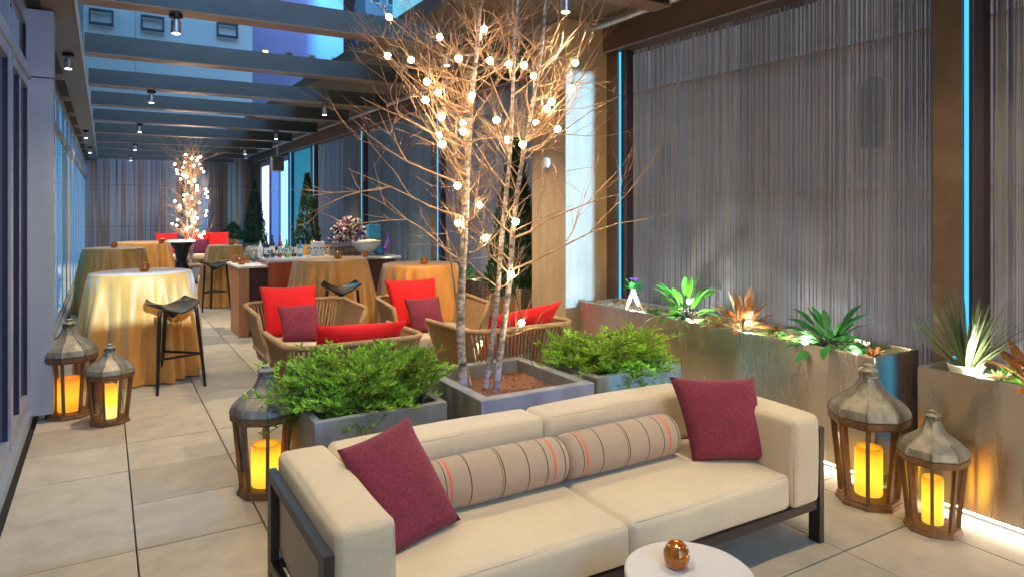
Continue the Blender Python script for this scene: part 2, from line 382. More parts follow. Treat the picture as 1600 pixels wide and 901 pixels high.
b = MB(); b.box(2.62, 4.7, -4, 25, 3.44, 3.6); b.box(4.1, 4.55, -4, 25, 3.431, 3.439)
tag(b.build('canopy', M['soffit']), 'solid brown canopy roof over the right half of the terrace', 'roof')

# ---------------------------------------------------------------- posts with blue light lines, and chain curtains
PY = [-1.55, 2.08, 5.20, 9.45, 13.0, 16.6, 18.95]
plab = ['bronze post beside the grassy steel planter, nearest on the right', 'bronze post just behind the pale stone column', 'bronze post left of the birch trunks behind the lounge chairs',
        'bronze post between the far curtains above the flower arrangement', 'bronze post beside the dark cone evergreen', 'bronze post carrying the loudspeaker box']
for k, y in enumerate(PY):
    o = empty('post', plab[k-1] if k else 'bronze post at the near end of the curtain wall', 'post', (4.37, y, 0), 0, 'posts between the chain curtains')
    b = MB(); b.box(-.07, .07, -.002, .16, .0, 3.138); b.build('shaft', M['post'], o)
    b = MB(); b.box(-.052, -.042, -.028, -.008, .05, 3.13); b.build('light_line', M['cool_strip'], o)
    b = MB(); b.box(-.03, .05, -.10, -.05, .0, 3.137); b.build('guide_rail', mat('dark_guide', (.05,.035,.05), .5), o)
clab = ['near grey chain curtain at the right edge, right of the bronze post', 'large grey chain curtain behind the long steel planter', 'grey chain curtain behind the birch trunks',
        'blue grey chain curtain behind the flower arrangement', 'bluish chain curtain beside the dark cone evergreen']
def curtain(x, y0, y1, z0, z1, m, label, seed, alongx=False):
    random.seed(seed); b = MB(); n = int((y1-y0)/.0118)
    tone = 1.0; group = 1.0
    for i in range(n):
        if random.random() < .09: group = random.choice([.9, .96, 1, 1.05, 1.1])
        t = group*random.uniform(.93, 1.07)
        if random.random() < .03: t *= 1.3
        if random.random() < .02: continue
        p = y0 + (y1-y0)*(i+.5+random.uniform(-.25, .25))/n; wd = random.uniform(.0040, .0058)
        d = random.uniform(-.012, .012)
        if alongx: vs = [(p-wd, x+d, z0), (p, x+d-wd, z0), (p+wd, x+d, z0), (p-wd, x+d, z1), (p, x+d-wd, z1), (p+wd, x+d, z1)]
        else: vs = [(x+d, p-wd, z0), (x+d-wd, p, z0), (x+d, p+wd, z0), (x+d, p-wd, z1), (x+d-wd, p, z1), (x+d, p+wd, z1)]
        b.add(vs, [(0,1,4,3), (1,2,5,4), (2,0,3,5)], t)
    return tag(b.build('chain_curtain', m), label, 'curtain', 'chain curtains between the posts')
for k in range(5):
    curtain(4.43, PY[k]+.17, PY[k+1]-.11, .02, 3.15, M['strand' if k < 3 else 'strandb'], clab[k], 40+k)

b = MB(); b.box(4.276, 4.288, 2.105, 2.118, .2, .74); tag(b.build('light_line', M['cool_strip']), 'added hidden blue strip lighting the gap between the two steel planters', 'light')  # added unseen strip that throws blue onto the long planter's end face

# back wall: metallic curtain panels, tall streaks
def streak_mat():
    m = mat('streaked_metal_panel', (.2,.2,.25), .38, metal=.55)
    N = m.node_tree.nodes; L = m.node_tree.links; b = N['Principled BSDF']
    tc = N.new('ShaderNodeTexCoord'); mp = N.new('ShaderNodeMapping'); mp.inputs['Scale'].default_value = (3.2, 1, .05); L.new(tc.outputs['Object'], mp.inputs[0])
    nz = N.new('ShaderNodeTexNoise'); nz.inputs['Scale'].default_value = 1.5; nz.inputs['Detail'].default_value = 5; L.new(mp.outputs[0], nz.inputs[0])
    rp = N.new('ShaderNodeValToRGB'); L.new(nz.outputs[0], rp.inputs[0]); cr = rp.color_ramp
    for p, c in ((.30,(.06,.05,.06)), (.40,(.24,.28,.36)), (.46,(.22,.14,.10)), (.52,(.32,.30,.38)), (.58,(.18,.34,.44)), (.64,(.36,.28,.24)), (.72,(.12,.08,.1))):
        if p == .30: cr.elements[0].position = p; cr.elements[0].color = (*c,1)
        elif p == .72: cr.elements[-1].position = p; cr.elements[-1].color = (*c,1)
        else: e = cr.elements.new(p); e.color = (*c,1)
    L.new(rp.outputs[0], b.inputs['Base Color']); return m
bw = empty('curtain_wall', 'tall streaked metal panel wall closing the far end of the terrace', 'wall', (0, 24.6, 0))
sm = streak_mat()
for k in range(4):
    b = MB(); x0 = -.5 + 1.25*k; b.box(x0+.004, x0+1.246, 0, .06, .02, 3.3); p = b.build('panel', sm, bw)
b = MB()
for z in (1.05, 2.35): b.box(-.5, 4.5, -.012, -.002, z, z+.015)
b.build('seam', M['post'], bw)
fp = empty('far_post', 'slim brown post standing in front of the far streaked wall', 'post', (3.45, 24.3, 0)); b = MB(); b.box(-.06,.06,-.05,.05,0,3.1); b.build('shaft', M['post'], fp)

# far right: blue wall bay, lit window, loudspeaker
o = empty('blue_wall', 'smooth blue wall bay with a painted glow behind the tall cone evergreen', 'wall', (4.4, 16.8, 0))
b = MB(); b.box(0, .1, 0, 2.1, .0, 3.13); b.build('panel', mat('blue_glow_panel', (.05,.22,.34), .5, emit=.22, ec=(.02,.35,.6)), o)  # the wall's blue light is painted in as emission
lw = empty('lit_window', 'bright blue white window at the far right corner beyond the bar', 'window', (4.36, 19.2, 0))
b = MB(); b.box(-.02, .1, 0, .1, .3, 3.1); b.box(-.02, .1, 3.9, 4.0, .3, 3.1); b.box(-.02,.1,.101,3.899,2.95,3.1); b.box(-.02,.1,.101,3.899,.3,.5); b.box(-.02,.1,1.2,1.28,.501,2.949); b.box(-.02,.1,2.5,2.62,.501,2.949)
b.build('frame', mat('violet_grey_frame', (.25,.22,.4), .4), lw)
b = MB(); b.box(.03, .05, .1, 1.2, .5, 2.95); b.build('pane', mat('lit_pane', (.1,.2,.3), .2, emit=1.1, ec=(.25,.65,1)), lw)
b = MB(); b.box(.03, .05, 1.28, 2.5, .5, 2.95); b.build('pane', mat('lit_pane_dim', (.1,.2,.3), .2, emit=.45, ec=(.12,.3,.9)), lw)
b = MB(); b.box(.03, .05, 2.62, 3.9, .5, 2.95); b.build('pane', mat('lit_pane_white', (.1,.2,.3), .2, emit=1.3, ec=(.5,.85,1)), lw)
b = MB(); b.box(4.3, 4.5, 23.3, 25, 0, 3.13); tag(b.build('corner_wall', M['post']), 'dark brown wall in the far right corner', 'wall')
sp = empty('loudspeaker', 'boxy pale loudspeaker hung high on the far bronze post', 'speaker', (3.55, 16.9, 2.5))
b = MB(); b.cushion(-.14, .14, -.12, .12, 0, .36, .02, .0, 3); b.build('cabinet', mat('pale_green_grey', (.33,.36,.33), .5), sp, True, merge=True)
b = MB(); b.cushion(-.115, .115, -.135, -.118, .03, .33, .008, 0, 2); b.build('grille', mat('grille_cloth', (.16,.17,.15), .8, bump=1, bs=300), sp, merge=True)
b = MB(); b.tube([(0,0,.36),(0,0,.62)], .02, 8); b.build('bracket', M['silver'], sp)

# ---------------------------------------------------------------- stone column
cl = empty('stone_column', 'broad pale stone column left of the large chain curtain', 'column', (3.8, 5.36, 0))
b = MB(); b.box(0, .50, 0, .6, 0, 3.43); b.build('shaft', M['column'], cl)
b = MB(); b.lathe([(.055,0),(.055,.05),(.03,.06)], 16, cz=0); ob = b.build('sconce', M['white'], cl, True, auto=40); ob.rotation_euler = (0, R(-90), 0); ob.location = (-.0, .3, 2.06)

# ---------------------------------------------------------------- neighbouring buildings
def building(name, label, x0, x1, y0, y1, z0, z1, m, wins=(), wm=None, band=None):
    o = empty(name, label, 'building', (x0, y0, z0))
    b = MB(); b.box(0, x1-x0, 0, y1-y0, 0, z1-z0); b.build('wall', m, o)
    for (face, u, z, ww, wh, kk) in wins:
        f = MB(); p = MB()
        if face == 'y': f.box(u-.08, u+ww+.08, -.06, -.003, z-.08, z+wh+.08); p.box(u, u+ww, -.075, -.063, z, z+wh)
        else: f.box(-.06, -.003, u-.08, u+ww+.08, z-.08, z+wh+.08); p.box(-.075, -.063, u, u+ww, z, z+wh)
        fo = f.build('window', m if m is M.get('brick') else M['soffit'], o); p.build('pane', M[kk], fo)
    return o
M['litwin'] = emitm('city_window_light', (.9,.8,.45), 1.2)
M['darkwin'] = mat('city_window_dark', (.02,.03,.05), .1); M['dimwin'] = mat('city_window_dim', (.10,.09,.10), .3)
M['paleb'] = mat('pale_facade', (.36,.46,.50), .7, var=.12, vs=.15)
M['violetb'] = mat('violet_facade', (.15,.17,.32), .7, var=.08, vs=.4)
M['darkb'] = mat('dark_tower_cladding', (.05,.05,.08), .6)
wins = [('y', 5+i*4.2, 23+j*3.6, .9, 1.5, 'darkwin') for i in range(3) for j in range(4)]
pb = building('office_block', 'huge pale blue lit facade seen above the roof beams at upper left', -22, 5.3, 30, 34, -16, 40, M['paleb'], [])
for (u, z) in ((23.2, 24.5), (21.5, 24.5), (24.4, 26.0), (22.3, 25.9), (25.9, 24.6)):
    f = MB()
    for (a0, a1, b0, b1) in ((0, .8, 0, .06), (0, .8, .5, .56), (0, .06, .06, .5), (.74, .8, .06, .5)): f.box(u+a0, u+a1, -.3, -.1, z+b0, z+b1)
    f.build('window_hood', M['darkb'], pb)
f = MB(); [f.box(0, 27, -.02, -.003, z, z+.05) for z in (20, 24, 28, 32, 36, 40, 44)]; [f.box(x, x+.05, -.02, -.003, 16, 56) for x in (3, 8, 13, 18, 23)]
f.build('panel_joint', mat('facade_joint', (.25,.36,.42), .8), pb)
building('violet_block', 'violet tinted block with small dark windows seen between the roof beams', 7.0, 12.2, 40, 50, -16, 30, M['violetb'], [('y', .6+i*1.3, 26+j*2.3, .3, .5, 'darkwin' if (i+j) % 4 else 'litwin') for i in range(4) for j in range(7)])
building('dark_tower', 'dark glass tower with tiny lights beyond the violet block', 13.9, 22, 41, 52, -16, 44, M['darkb'], [('y', .4+i*1.05, 26+j*1.5, .5, .6, random.choice(['darkwin','darkwin','litwin','winwarm'])) for i in range(6) for j in range(11)])
M['brick'] = mat('dusk_brick', (.24,.18,.17), .85, var=.2, vs=1.5, bump=.3, bs=12)
bk = building('brick_building', 'dim brick building with arched window seen through the chain curtains', 13, 24, -9, 34, -16, 20, M['brick'], [('x', 1.2+2.6*i+.3*(j%2), z, .5, .8, 'dimwin') for i in range(15) for j, z in enumerate((14.9, 18.5, 22.2)) if (i*3+j) % 4 == 1 and i != 6])
f = MB(); u = 16.6; SC = .42
f.box(-.06, -.003, u-.05, u+.55, 18.7, 19.95)
f.add([(-.06, u+.25+.3*math.cos(a), 19.95+.3*math.sin(a)) for a in [math.pi*i/12 for i in range(13)]] + [(-.003, u+.25+.3*math.cos(a), 19.95+.3*math.sin(a)) for a in [math.pi*i/12 for i in range(13)]], [tuple(range(13))] + [(i, i+13, i+14, i+1) for i in range(12)])
fo = f.build('arched_window', mat('stone_surround', (.28,.22,.21), .8), bk)
f = MB(); f.box(-.08, -.063, u, u+.5, 18.8, 19.95); f.add([(-.08, u+.25+.25*math.cos(a), 19.95+.25*math.sin(a)) for a in [math.pi*i/12 for i in range(13)]], [tuple(range(13))]); f.build('pane', M['dimwin'], fo)
f = MB()
for z in (18.0, 20.9): f.box(-.14, -.004, .1, 42, z, z+.12)
f.build('cornice', mat('stone_band', (.25,.19,.18), .8), bk)
# street glow on the facades outside
def area(loc, aim, pw, sx, sy, c):
    l = bpy.data.lights.new('street_glow', 'AREA'); l.shape = 'RECTANGLE'; l.size = sx; l.size_y = sy; l.energy = pw; l.color = c
    o = bpy.data.objects.new('street_glow', l); col.objects.link(o); o.location = loc
    o.rotation_euler = (Vector(aim)-Vector(loc)).to_track_quat('-Z', 'Y').to_euler()
area((8.2, 6, -4), (13, 6, -2), 260, 2, 24, (1, .84, .80))
area((8.2, 22, -4), (13, 22, -2), 450, 2, 14, (.45, .7, 1))
spot((-6, 8, 16), (-2, 30, 14), 190000, 110, (.10, .62, .92), 1, 1)
spot((9, 22, 20), (10, 40, 18), 9000, 60, (.3, .45, 1.0), 1, 1)

# ---------------------------------------------------------------- beam spotlights
sl = []
def beam_spot(x, y, label, near=False, pw=1, z=3.09):
    o = empty('spotlight', label, 'spotlight', (x, y, z), 0, 'spotlights under the roof beams')
    b = MB(); b.lathe([(.05,0),(.05,-.03),(.02,-.035)], 14); b.build('mount', M['black'], o, True, auto=40)
    b = MB(); b.lathe([(.018,-.03),(.018,-.05),(.036,-.055),(.036,-.145),(.030,-.148)], 14); b.build('can', M['silver'], o, True, auto=40)
    b = MB(); b.lathe([(.028,-.1485),(.028,-.151)], 14); b.build('lens', M['spotface'], o)
    l = bpy.data.lights.new('spot_lamp', 'SPOT'); l.energy = SPOT_W*pw; l.spot_size = R(112); l.spot_blend = .9; l.color = (1, .79, .49); l.shadow_soft_size = .035
    lo = bpy.data.objects.new('spot_lamp', l); col.objects.link(lo); lo.parent = o; lo.location = (0, 0, -.16)
pos = [(.47, 5.80, 'spotlight under the nearest beam at the top left of the picture', 2.8), (.51, 9.74, 'spotlight under a beam over the front cocktail table', 3.4), (.53, 13.57, 'third spotlight from the front in the left row over the walkway', 4.0),
       (.60, 17.77, 'fourth spotlight from the front in the left row', 4.5), (.63, 21.67, 'farthest spotlight in the left row near the far wall', 5.0),
       (2.7, 9.74, 'spotlight under a beam above the bar, largest of the right row', 6.0), (2.83, 13.57, 'small spotlight above the evergreen side behind the bar', 5.0), (2.97, 17.77, 'farthest spotlight of the right row', 4.5)]
for x, y, lab, pw in pos: beam_spot(x, y, lab, pw=pw)
for x, y, pw in ((.5, 1.82, 1.9), (2.5, 1.82, 1.5), (2.7, 3.81, 2.6), (2.75, 5.80, 4.6), (.5, 3.81, 1.6), (3.6, 1.82, 1.1)):
    beam_spot(x, y, f'spotlight overhead out of the picture, {"left" if x < 1 else "middle" if x < 3 else "right"} one above the {"sofa" if y < 3 else "planters" if y < 5 else "lounge chairs"}', pw=pw)
for k, (y, lab) in enumerate(((7.87, 'nearest spotlight on the left soffit beside the pier'), (15.4, 'middle spotlight on the left soffit'), (19.4, 'farthest spotlight on the left soffit'))):
    beam_spot(-.30, y, lab, pw=.8, z=3.104)

# ---------------------------------------------------------------- sofa
sf = empty('sofa', 'long cream outdoor sofa with thin bronze frame in the foreground', 'sofa', (1.77, 2.46, 0))
sf.location = (0,0,0)
b = MB()
def rail(b, x0, x1, y0, y1, z0, z1): b.box(x0, x1, y0, y1, z0, z1)
for (x0, x1) in ((.565, .598), (2.94, 2.973)):
    for (y0, y1) in ((2.05, 2.11), (2.81, 2.87)): b.box(x0, x1, y0, y1, 0, .555)
    b.box(x0, x1, 2.111, 2.809, .515, .5545); b.box(x0, x1, 2.111, 2.809, .165, .205)
b.box(.599, 2.939, 2.06, 2.10, .165, .205); b.box(.599, 2.939, 2.82, 2.86, .165, .205)
b.box(.599, 2.939, 2.83, 2.86, .45, .48)
b.build('frame', M['frame'], sf)
b = MB(); [b.box(.6+.16*i, .66+.16*i, 2.101, 2.819, .172, .19) for i in range(1, 14)]; b.build('slat_base', M['frame'], sf)
for nm, args in (('arm_cushion', (.602,.80,2.045,2.86,.206,.625)), ('arm_cushion', (2.745,2.937,2.045,2.86,.206,.625)),
                 ('seat_cushion', (.803,1.772,2.06,2.70,.206,.37)), ('seat_cushion', (1.776,2.742,2.06,2.70,.206,.37)),
                 ('back_cushion', (.803,1.771,2.66,2.865,.372,.63)), ('back_cushion', (1.777,2.742,2.66,2.865,.372,.63))):
    b = MB(); b.cushion(*args, r=.03, puff=.008 if nm != 'seat_cushion' else .012); co_ = b.build(nm, M['cream'], sf, True, merge=True)
    x0, x1, y0, y1, z0, z1 = args; q = .0095; b = MB()
    if nm == 'arm_cushion':   # seam round the front face
        P_ = [(x0+q,y0+q,z0+.03),(x0+q,y0+q,z1-.03),(x0+q+.012,y0+q,z1-q-.003),(x1-q-.012,y0+q,z1-q-.003),(x1-q,y0+q,z1-.03),(x1-q,y0+q,z0+.03)]
    else:
        P_ = [(x0+.03,y0+q,z1-q),(x0+.3,y0+q-.002,z1-q),((x0+x1)/2,y0+q-.003,z1-q+.001),(x1-.3,y0+q-.002,z1-q),(x1-.03,y0+q,z1-q)]
    b.tube(P_, .0028, 6); b.build('seam', M['cream'], co_, True)

def pillow(name, TL, TR, BR, BL, th, m, label, cat='cushion', group=None):
    TL, TR, BR, BL = map(Vector, (TL, TR, BR, BL)); n = 18
    nrm = ((TR-BL).cross(TL-BR)).normalized(); b = MB(); 
    ctr = (TL+TR+BR+BL)/4
    rnd = random.Random(len(label))
    ph = [rnd.uniform(0, 6.28) for _ in range(6)]
    for sg in (1, -1):
        vs = []
        for i in range(n+1):
            for j in range(n+1):
                u, v = i/n, j/n; a, c = 2*u-1, 2*v-1
                p = BL*(1-u)*(1-v) + BR*u*(1-v) + TR*u*v + TL*(1-u)*v
                pinch = .038*((1-a*a)*abs(c)**3*(1 if c > 0 else .6) * 1.0)
                pinch2 = .038*((1-c*c)*abs(a)**3)
                p = p + (ctr-p)*0
                p += ((BL-TL)*.5*pinch*2*(1 if c > 0 else -1)) + ((BL-BR)*.5*pinch2*2*(1 if a > 0 else -1))
                t = th*(max(0, 1-a*a)**.42)*(max(0, 1-c*c)**.42)
                t *= 1 + .07*math.sin(5*u+ph[0]+3*v) + .05*math.sin(9*v+ph[1])
                vs.append(p + nrm*t*sg)
        fs = [(i*(n+1)+j, (i+1)*(n+1)+j, (i+1)*(n+1)+j+1, i*(n+1)+j+1) for i in range(n) for j in range(n)]
        if sg < 0: fs = [f[::-1] for f in fs]
        b.add(vs, fs)
    # seam cord
    o = b.build(name, m, None, True, merge=True)
    return tag(o, label, cat, group)
pillow('throw_pillow', (.755,2.56,.69), (1.06,2.60,.765), (1.185,2.37,.40), (.845,2.27,.375), .075, M['plum'], 'plum square cushion leaning on the left arm of the cream sofa')
pillow('throw_pillow', (2.455,2.56,.755), (2.84,2.35,.745), (2.80,2.20,.375), (2.455,2.40,.375), .075, M['plum'], 'plum square cushion in the right corner of the cream sofa')
def bolster_mat():
    m = mat('striped_taupe', (.40,.30,.21), .85, var=.06, bump=.4, bs=300, sheen=.2)
    N = m.node_tree.nodes; L = m.node_tree.links; b = N['Principled BSDF']
    tc = N.new('ShaderNodeTexCoord'); sx = N.new('ShaderNodeSeparateXYZ'); L.new(tc.outputs['Object'], sx.inputs[0])
    base = b.inputs['Base Color'].links[0].from_socket
    cur = base
    for (x, wdt, c) in ((-.255,.004,(.75,.10,.03)), (.245,.004,(.75,.10,.03)), (-.275,.002,(.05,.03,.02)), (-.165,.0025,(.04,.025,.02)), (-.02,.0025,(.25,.15,.05)), (-.01,.0025,(.04,.025,.02)),(.11,.0025,(.04,.025,.02)),(.205,.0025,(.04,.03,.02)),(.30,.003,(.04,.03,.02))):
        s1 = N.new('ShaderNodeMath'); s1.operation = 'COMPARE'; s1.inputs[1].default_value = x; s1.inputs[2].default_value = wdt; L.new(sx.outputs[0], s1.inputs[0])
        mx = N.new('ShaderNodeMix'); mx.data_type = 'RGBA'; L.new(s1.outputs[0], mx.inputs[0]); L.new(cur, mx.inputs[6]); mx.inputs[7].default_value = (*c, 1); cur = mx.outputs[2]
    L.new(cur, b.inputs['Base Color']); return m
M['bolster'] = bolster_mat()
for x, lab in ((1.44, 'left striped taupe bolster on the cream sofa, next to the plum cushion'), (2.115, 'right striped taupe bolster along the back of the cream sofa')):
    b = MB(); b.T = Matrix.Rotation(R(90), 4, 'Y')
    b.lathe([(.02,-.338),(.06,-.337),(.09,-.33),(.105,-.315),(.109,-.29),(.111,-.15),(.112,0),(.111,.15),(.109,.29),(.105,.315),(.09,.33),(.06,.337),(.02,.338)], 32)
    o = b.build('bolster', M['bolster'], None, True); o.location = (x, 2.552, .473); o.scale = (1, .93, .93); tag(o, lab, 'bolster', 'striped bolsters on the sofa')

# ---------------------------------------------------------------- candle votives
def votive(x, y, z, label, r=.05, grp='votive candles on the tables'):
    o = empty('votive_candle', label, 'candle holder', (x, y, z), 0, grp)
    b = MB(); b.lathe([(r*.5,0),(r*.8,.15*r),(r,.75*r),(r*.98,1.15*r),(r*.8,1.55*r),(r*.62,1.75*r),(r*.56,1.74*r),(r*.72,1.5*r),(r*.86,1.1*r),(r*.8,.5*r),(r*.3,.3*r)], 20, cap=True); b.build('glass', M['votive'], o, True)
    b = MB(); b.lathe([(r*.12,.9*r),(r*.17,1.1*r),(r*.1,1.4*r),(r*.02,1.6*r)], 8); b.build('flame', M['flame'], o, True)
ct = empty('coffee_table', 'small round white coffee table cut by the bottom of the picture', 'table', (1.64, 1.62, 0))
b = MB(); b.lathe([(.20,.375),(.207,.38),(.207,.415),(.20,.42)], 64); b.build('tabletop', M['white'], ct, True, auto=30)
b = MB(); b.lathe([(.03,.02),(.03,.374)], 20); b.build('stem', M['frame'], ct, True, auto=40)
b = MB(); b.lathe([(.14,0),(.14,.012),(.035,.02)], 32); b.build('foot', M['frame'], ct, True, auto=30)
votive(1.625, 1.66, .42, 'amber glass votive on the white coffee table in front', .044)

# ---------------------------------------------------------------- lanterns
def lantern(x, y, H, label, rz=0, wax='wax', cr=.092, ch=.36, pale=False, fat=1):
    o = empty('lantern', label, 'lantern', (x, y, 0), rz, 'floor lanterns')
    s = H; w_ = fat*H; oct_ = R(22.5)
    def L8(prof, mb): return mb.lathe([(r*w_, z*s) for r, z in prof], 8, rot=oct_)
    b = MB(); L8([(.215,0),(.215,.025),(.205,.032),(.205,.05),(.185,.055)], b); b.build('base', M['lwood'], o)
    for k in range(8):
        a = oct_ + k*math.pi/4; ca, sa = math.cos(a), math.sin(a)
        b = MB(); b.T = Matrix.Rotation(a, 4, 'Z')
        p0, p1 = .183*w_, .235*w_; tw = .013*w_
        b.add([(p0-tw,-tw,.055*s),(p0+tw,-tw,.055*s),(p0+tw,tw,.055*s),(p0-tw,tw,.055*s),(p1-tw,-tw,.585*s),(p1+tw,-tw,.585*s),(p1+tw,tw,.585*s),(p1-tw,tw,.585*s)],
              [(0,3,2,1),(4,5,6,7),(0,1,5,4),(1,2,6,5),(2,3,7,6),(3,0,4,7)]); b.build('upright', M['lwood'], o)
        a2 = a + math.pi/4; q0, q1 = .180*w_, .230*w_
        b = MB(); b.add([(q0*math.cos(a),q0*math.sin(a),.06*s),(q0*math.cos(a2),q0*math.sin(a2),.06*s),(q1*math.cos(a2),q1*math.sin(a2),.58*s),(q1*math.cos(a),q1*math.sin(a),.58*s)], [(0,1,2,3)]); b.build('glass_pane', M['pane'], o)
    b = MB(); L8([(.215,.572),(.250,.572),(.264,.59),(.268,.628),(.24,.632)], b); b.build('top_ring', M['lwood'], o)
    b = MB()
    prof = [(.262,.633),(.266,.640),(.262,.66),(.250,.695),(.218,.73),(.175,.762),(.135,.788),(.10,.815),(.078,.845),(.064,.875),(.056,.90),(.03,.903)]
    def wob(r, z, a): 
        return r
    n = 8; vs = []
    pr = [(r*w_, z*s) for r, z in prof]
    b.lathe(pr, 8, rot=oct_); b.build('roof', M['lroof'], o, True, auto=22)
    b = MB()
    for k in range(8):
        a = oct_ + k*math.pi/4; b.tube([(r*w_*math.cos(a), r*w_*math.sin(a), z*s) for r, z in prof[1:-1]], .0075*w_, 5)
    b.build('roof_rib', M['lroof'], o, True)
    b = MB(); b.lathe([(.05*w_,.90*s),(.062*w_,.905*s),(.06*w_,.915*s),(.042*w_,.92*s),(.042*w_,.945*s),(.066*w_,.95*s),(.06*w_,.96*s),(.03*w_,.967*s),(.024*w_,.978*s),(.034*w_,.986*s),(.022*w_,.996*s),(.005*w_,1.0*s)], 14); b.build('finial', M['lroof'], o, True, auto=50)
    b = MB()
    for k in range(8):
        a = k*math.pi/4; b.tube([(.056*w_*math.cos(a), .056*w_*math.sin(a), .915*s), (.056*w_*math.cos(a), .056*w_*math.sin(a), .95*s)], .005*w_, 5)
    b.build('vent_grille', M['lroof'], o, True)
    z0 = .056*s; zt = z0 + ch*s; rr = cr*w_
    b = MB(); b.lathe([(rr*.97,z0),(rr,z0+.01),(rr,zt-.01),(rr*.96,zt),(rr*.8,zt-.002),(rr*.7,zt-.02),(rr*.1,zt-.025)], 28); cd = b.build('candle', M[wax], o, True, auto=50)
    if pale:
        b = MB(); b.lathe([(rr*1.01,z0),(rr*1.01,z0+ch*s*.38),(rr*.9,z0+ch*s*.39)], 28); b.build('lower_wax', M['waxlow'], cd, True, auto=50)
    return o
lantern(3.61, 2.22, .755, 'largest lantern, standing between the sofa and the steel planters', R(8), cr=.092, ch=.34, fat=1.02)
lantern(3.57, 1.86, .60, 'shorter lantern at the right in front of the grassy steel planter', R(4), cr=.08, ch=.38)
lantern(.79, 4.06, .72, 'lantern with greenish roof left of the sofa beside the juniper planter', R(15), cr=.11, ch=.32)
lantern(-.235, 6.32, .755, 'tall lantern with orange candle beside the left pier', R(10), 'waxor', cr=.105, ch=.34)
lantern(.035, 5.98, .59, 'small pale roofed lantern right of the tall left lantern', R(5), cr=.075, ch=.42, pale=True, fat=1.1)
lantern(-.25, 13.6, .7, 'tiny far lantern on the floor against the left windows', R(5), 'waxlow', cr=.1, ch=.3)

# ---------------------------------------------------------------- grey planters
def box_planter(name, x0, x1, y0, y1, h, t, m, label, soil, sd=.09, cat='planter', grp='grey cement planters'):
    o = empty(name, label, cat, ((x0+x1)/2, (y0+y1)/2, 0), 0, grp); a, c = (x1-x0)/2, (y1-y0)/2
    me = MB()
    ob = [(-a,-c),(a,-c),(a,c),(-a,c)]; ib = [(-a+t,-c+t),(a-t,-c+t),(a-t,c-t),(-a+t,c-t)]
    vs = [(x*.985,y*.985,0) for x,y in ob] + [(x,y,h) for x,y in ob] + [(x,y,h) for x,y in ib] + [(x,y,h-sd-.05) for x,y in ib]
    fs = [(0,3,2,1)] + [(i,(i+1)%4,(i+1)%4+4,i+4) for i in range(4)] + [(i+4,(i+1)%4+4,(i+1)%4+8,i+8) for i in range(4)] + [(i+8,(i+1)%4+8,(i+1)%4+12,i+12) for i in range(4)]
    me.add(vs, fs); bo = me.build('tub', m, o)
    bv = bo.modifiers.new('bevel', 'BEVEL'); bv.width = .008; bv.segments = 3; bv.limit_method = 'ANGLE'
    s = MB(); n = 16; vs = []; rnd = random.Random(7)
    for i in range(n+1):
        for j in range(n+1): vs.append((-a+t+2*(a-t)*i/n, -c+t+2*(c-t)*j/n, h-sd+rnd.uniform(-.012,.012)))
    s.add(vs, [(i*(n+1)+j,(i+1)*(n+1)+j,(i+1)*(n+1)+j+1,i*(n+1)+j+1) for i in range(n) for j in range(n)])
    s.build('soil', soil, o); return o
box_planter('square_planter', .93, 1.69, 3.55, 4.17, .5, .045, M['planter'], 'grey cement planter with bright juniper at left behind the sofa', M['soil'])
box_planter('square_planter', 1.86, 2.68, 3.46, 4.37, .5, .075, M['planter'], 'square cement planter holding the birch in the middle', M['soil'])
box_planter('square_planter', 2.76, 3.52, 3.54, 4.20, .5, .06, M['planter'], 'cement planter with juniper between the birch and the steel planter', M['soil'])

def juniper(cx, cy, z, rx, ry, label, seed, nb=170, up=.17):
    rnd = random.Random(seed); o = empty('juniper_bush', label, 'bush', (cx, cy, z), 0, 'spreading juniper bushes')
    f = MB(); st = MB()
    for i in range(nb):
        a = rnd.uniform(0, 2*math.pi); base = Vector((rnd.uniform(-.55,.55)*rx, rnd.uniform(-.55,.55)*ry, 0))
        L = rnd.uniform(.6, 1.05); el = rnd.uniform(.1, 1.0)**1.3
        tip = Vector((math.cos(a)*rx*L*rnd.uniform(.5,1.12), math.sin(a)*ry*L*rnd.uniform(.5,1.12), up*(.25+1.1*el)))
        if rnd.random() < .15: tip.z = rnd.uniform(-.04, .03); 
        mid = (base+tip)/2 + Vector((0,0,.05+.04*el))
        pts = [base*(1-t)**2 + mid*2*t*(1-t) + tip*t*t for t in [k/6 for k in range(7)]]
        st.tube(pts, [.005,.0045,.004,.0035,.003,.0025,.002], 4)
        tn = rnd.uniform(.55, 1.5); 
        ns = 12
        for k in range(3, ns+1):
            t = k/ns; p = base*(1-t)**2 + mid*2*t*(1-t) + tip*t*t; dr = ((tip-base)*.8 + (tip-mid)*.6).normalized()
            for sg in (-1, 1):
                side = dr.cross(Vector((0,0,1))).normalized()*sg
                sd = (dr*.8 + side*rnd.uniform(.4,1.1) + Vector((0,0,rnd.uniform(-.2,.9)))).normalized()
                ln = rnd.uniform(.03, .075)*(1.15-.5*t)
                q = p + sd*ln
                for e in range(9):
                    ee = p + sd*ln*(e+1)/9; s2 = (sd*1.1 + Vector((rnd.uniform(-1,1), rnd.uniform(-1,1), rnd.uniform(-.7,1)))).normalized()
                    l2 = rnd.uniform(.016, .032); wv = s2.cross(Vector((rnd.uniform(-1,1),rnd.uniform(-1,1),rnd.uniform(-1,1)))).normalized()*.0042
                    f.add([ee-wv, ee+wv, ee+s2*l2], [(0,1,2)], tn*rnd.uniform(.7,1.35))
                wv = sd.orthogonal().normalized()*.003
                f.add([p-wv, p+wv, q+wv*.5, q-wv*.5], [(0,1,2,3)], tn)
    f.build('foliage', M['juniper'], o); st.build('branches', M['stem'], o)
    return o
juniper(1.29, 3.90, .43, .58, .46, 'bright green juniper spilling over the left cement planter', 1, 330, .24)
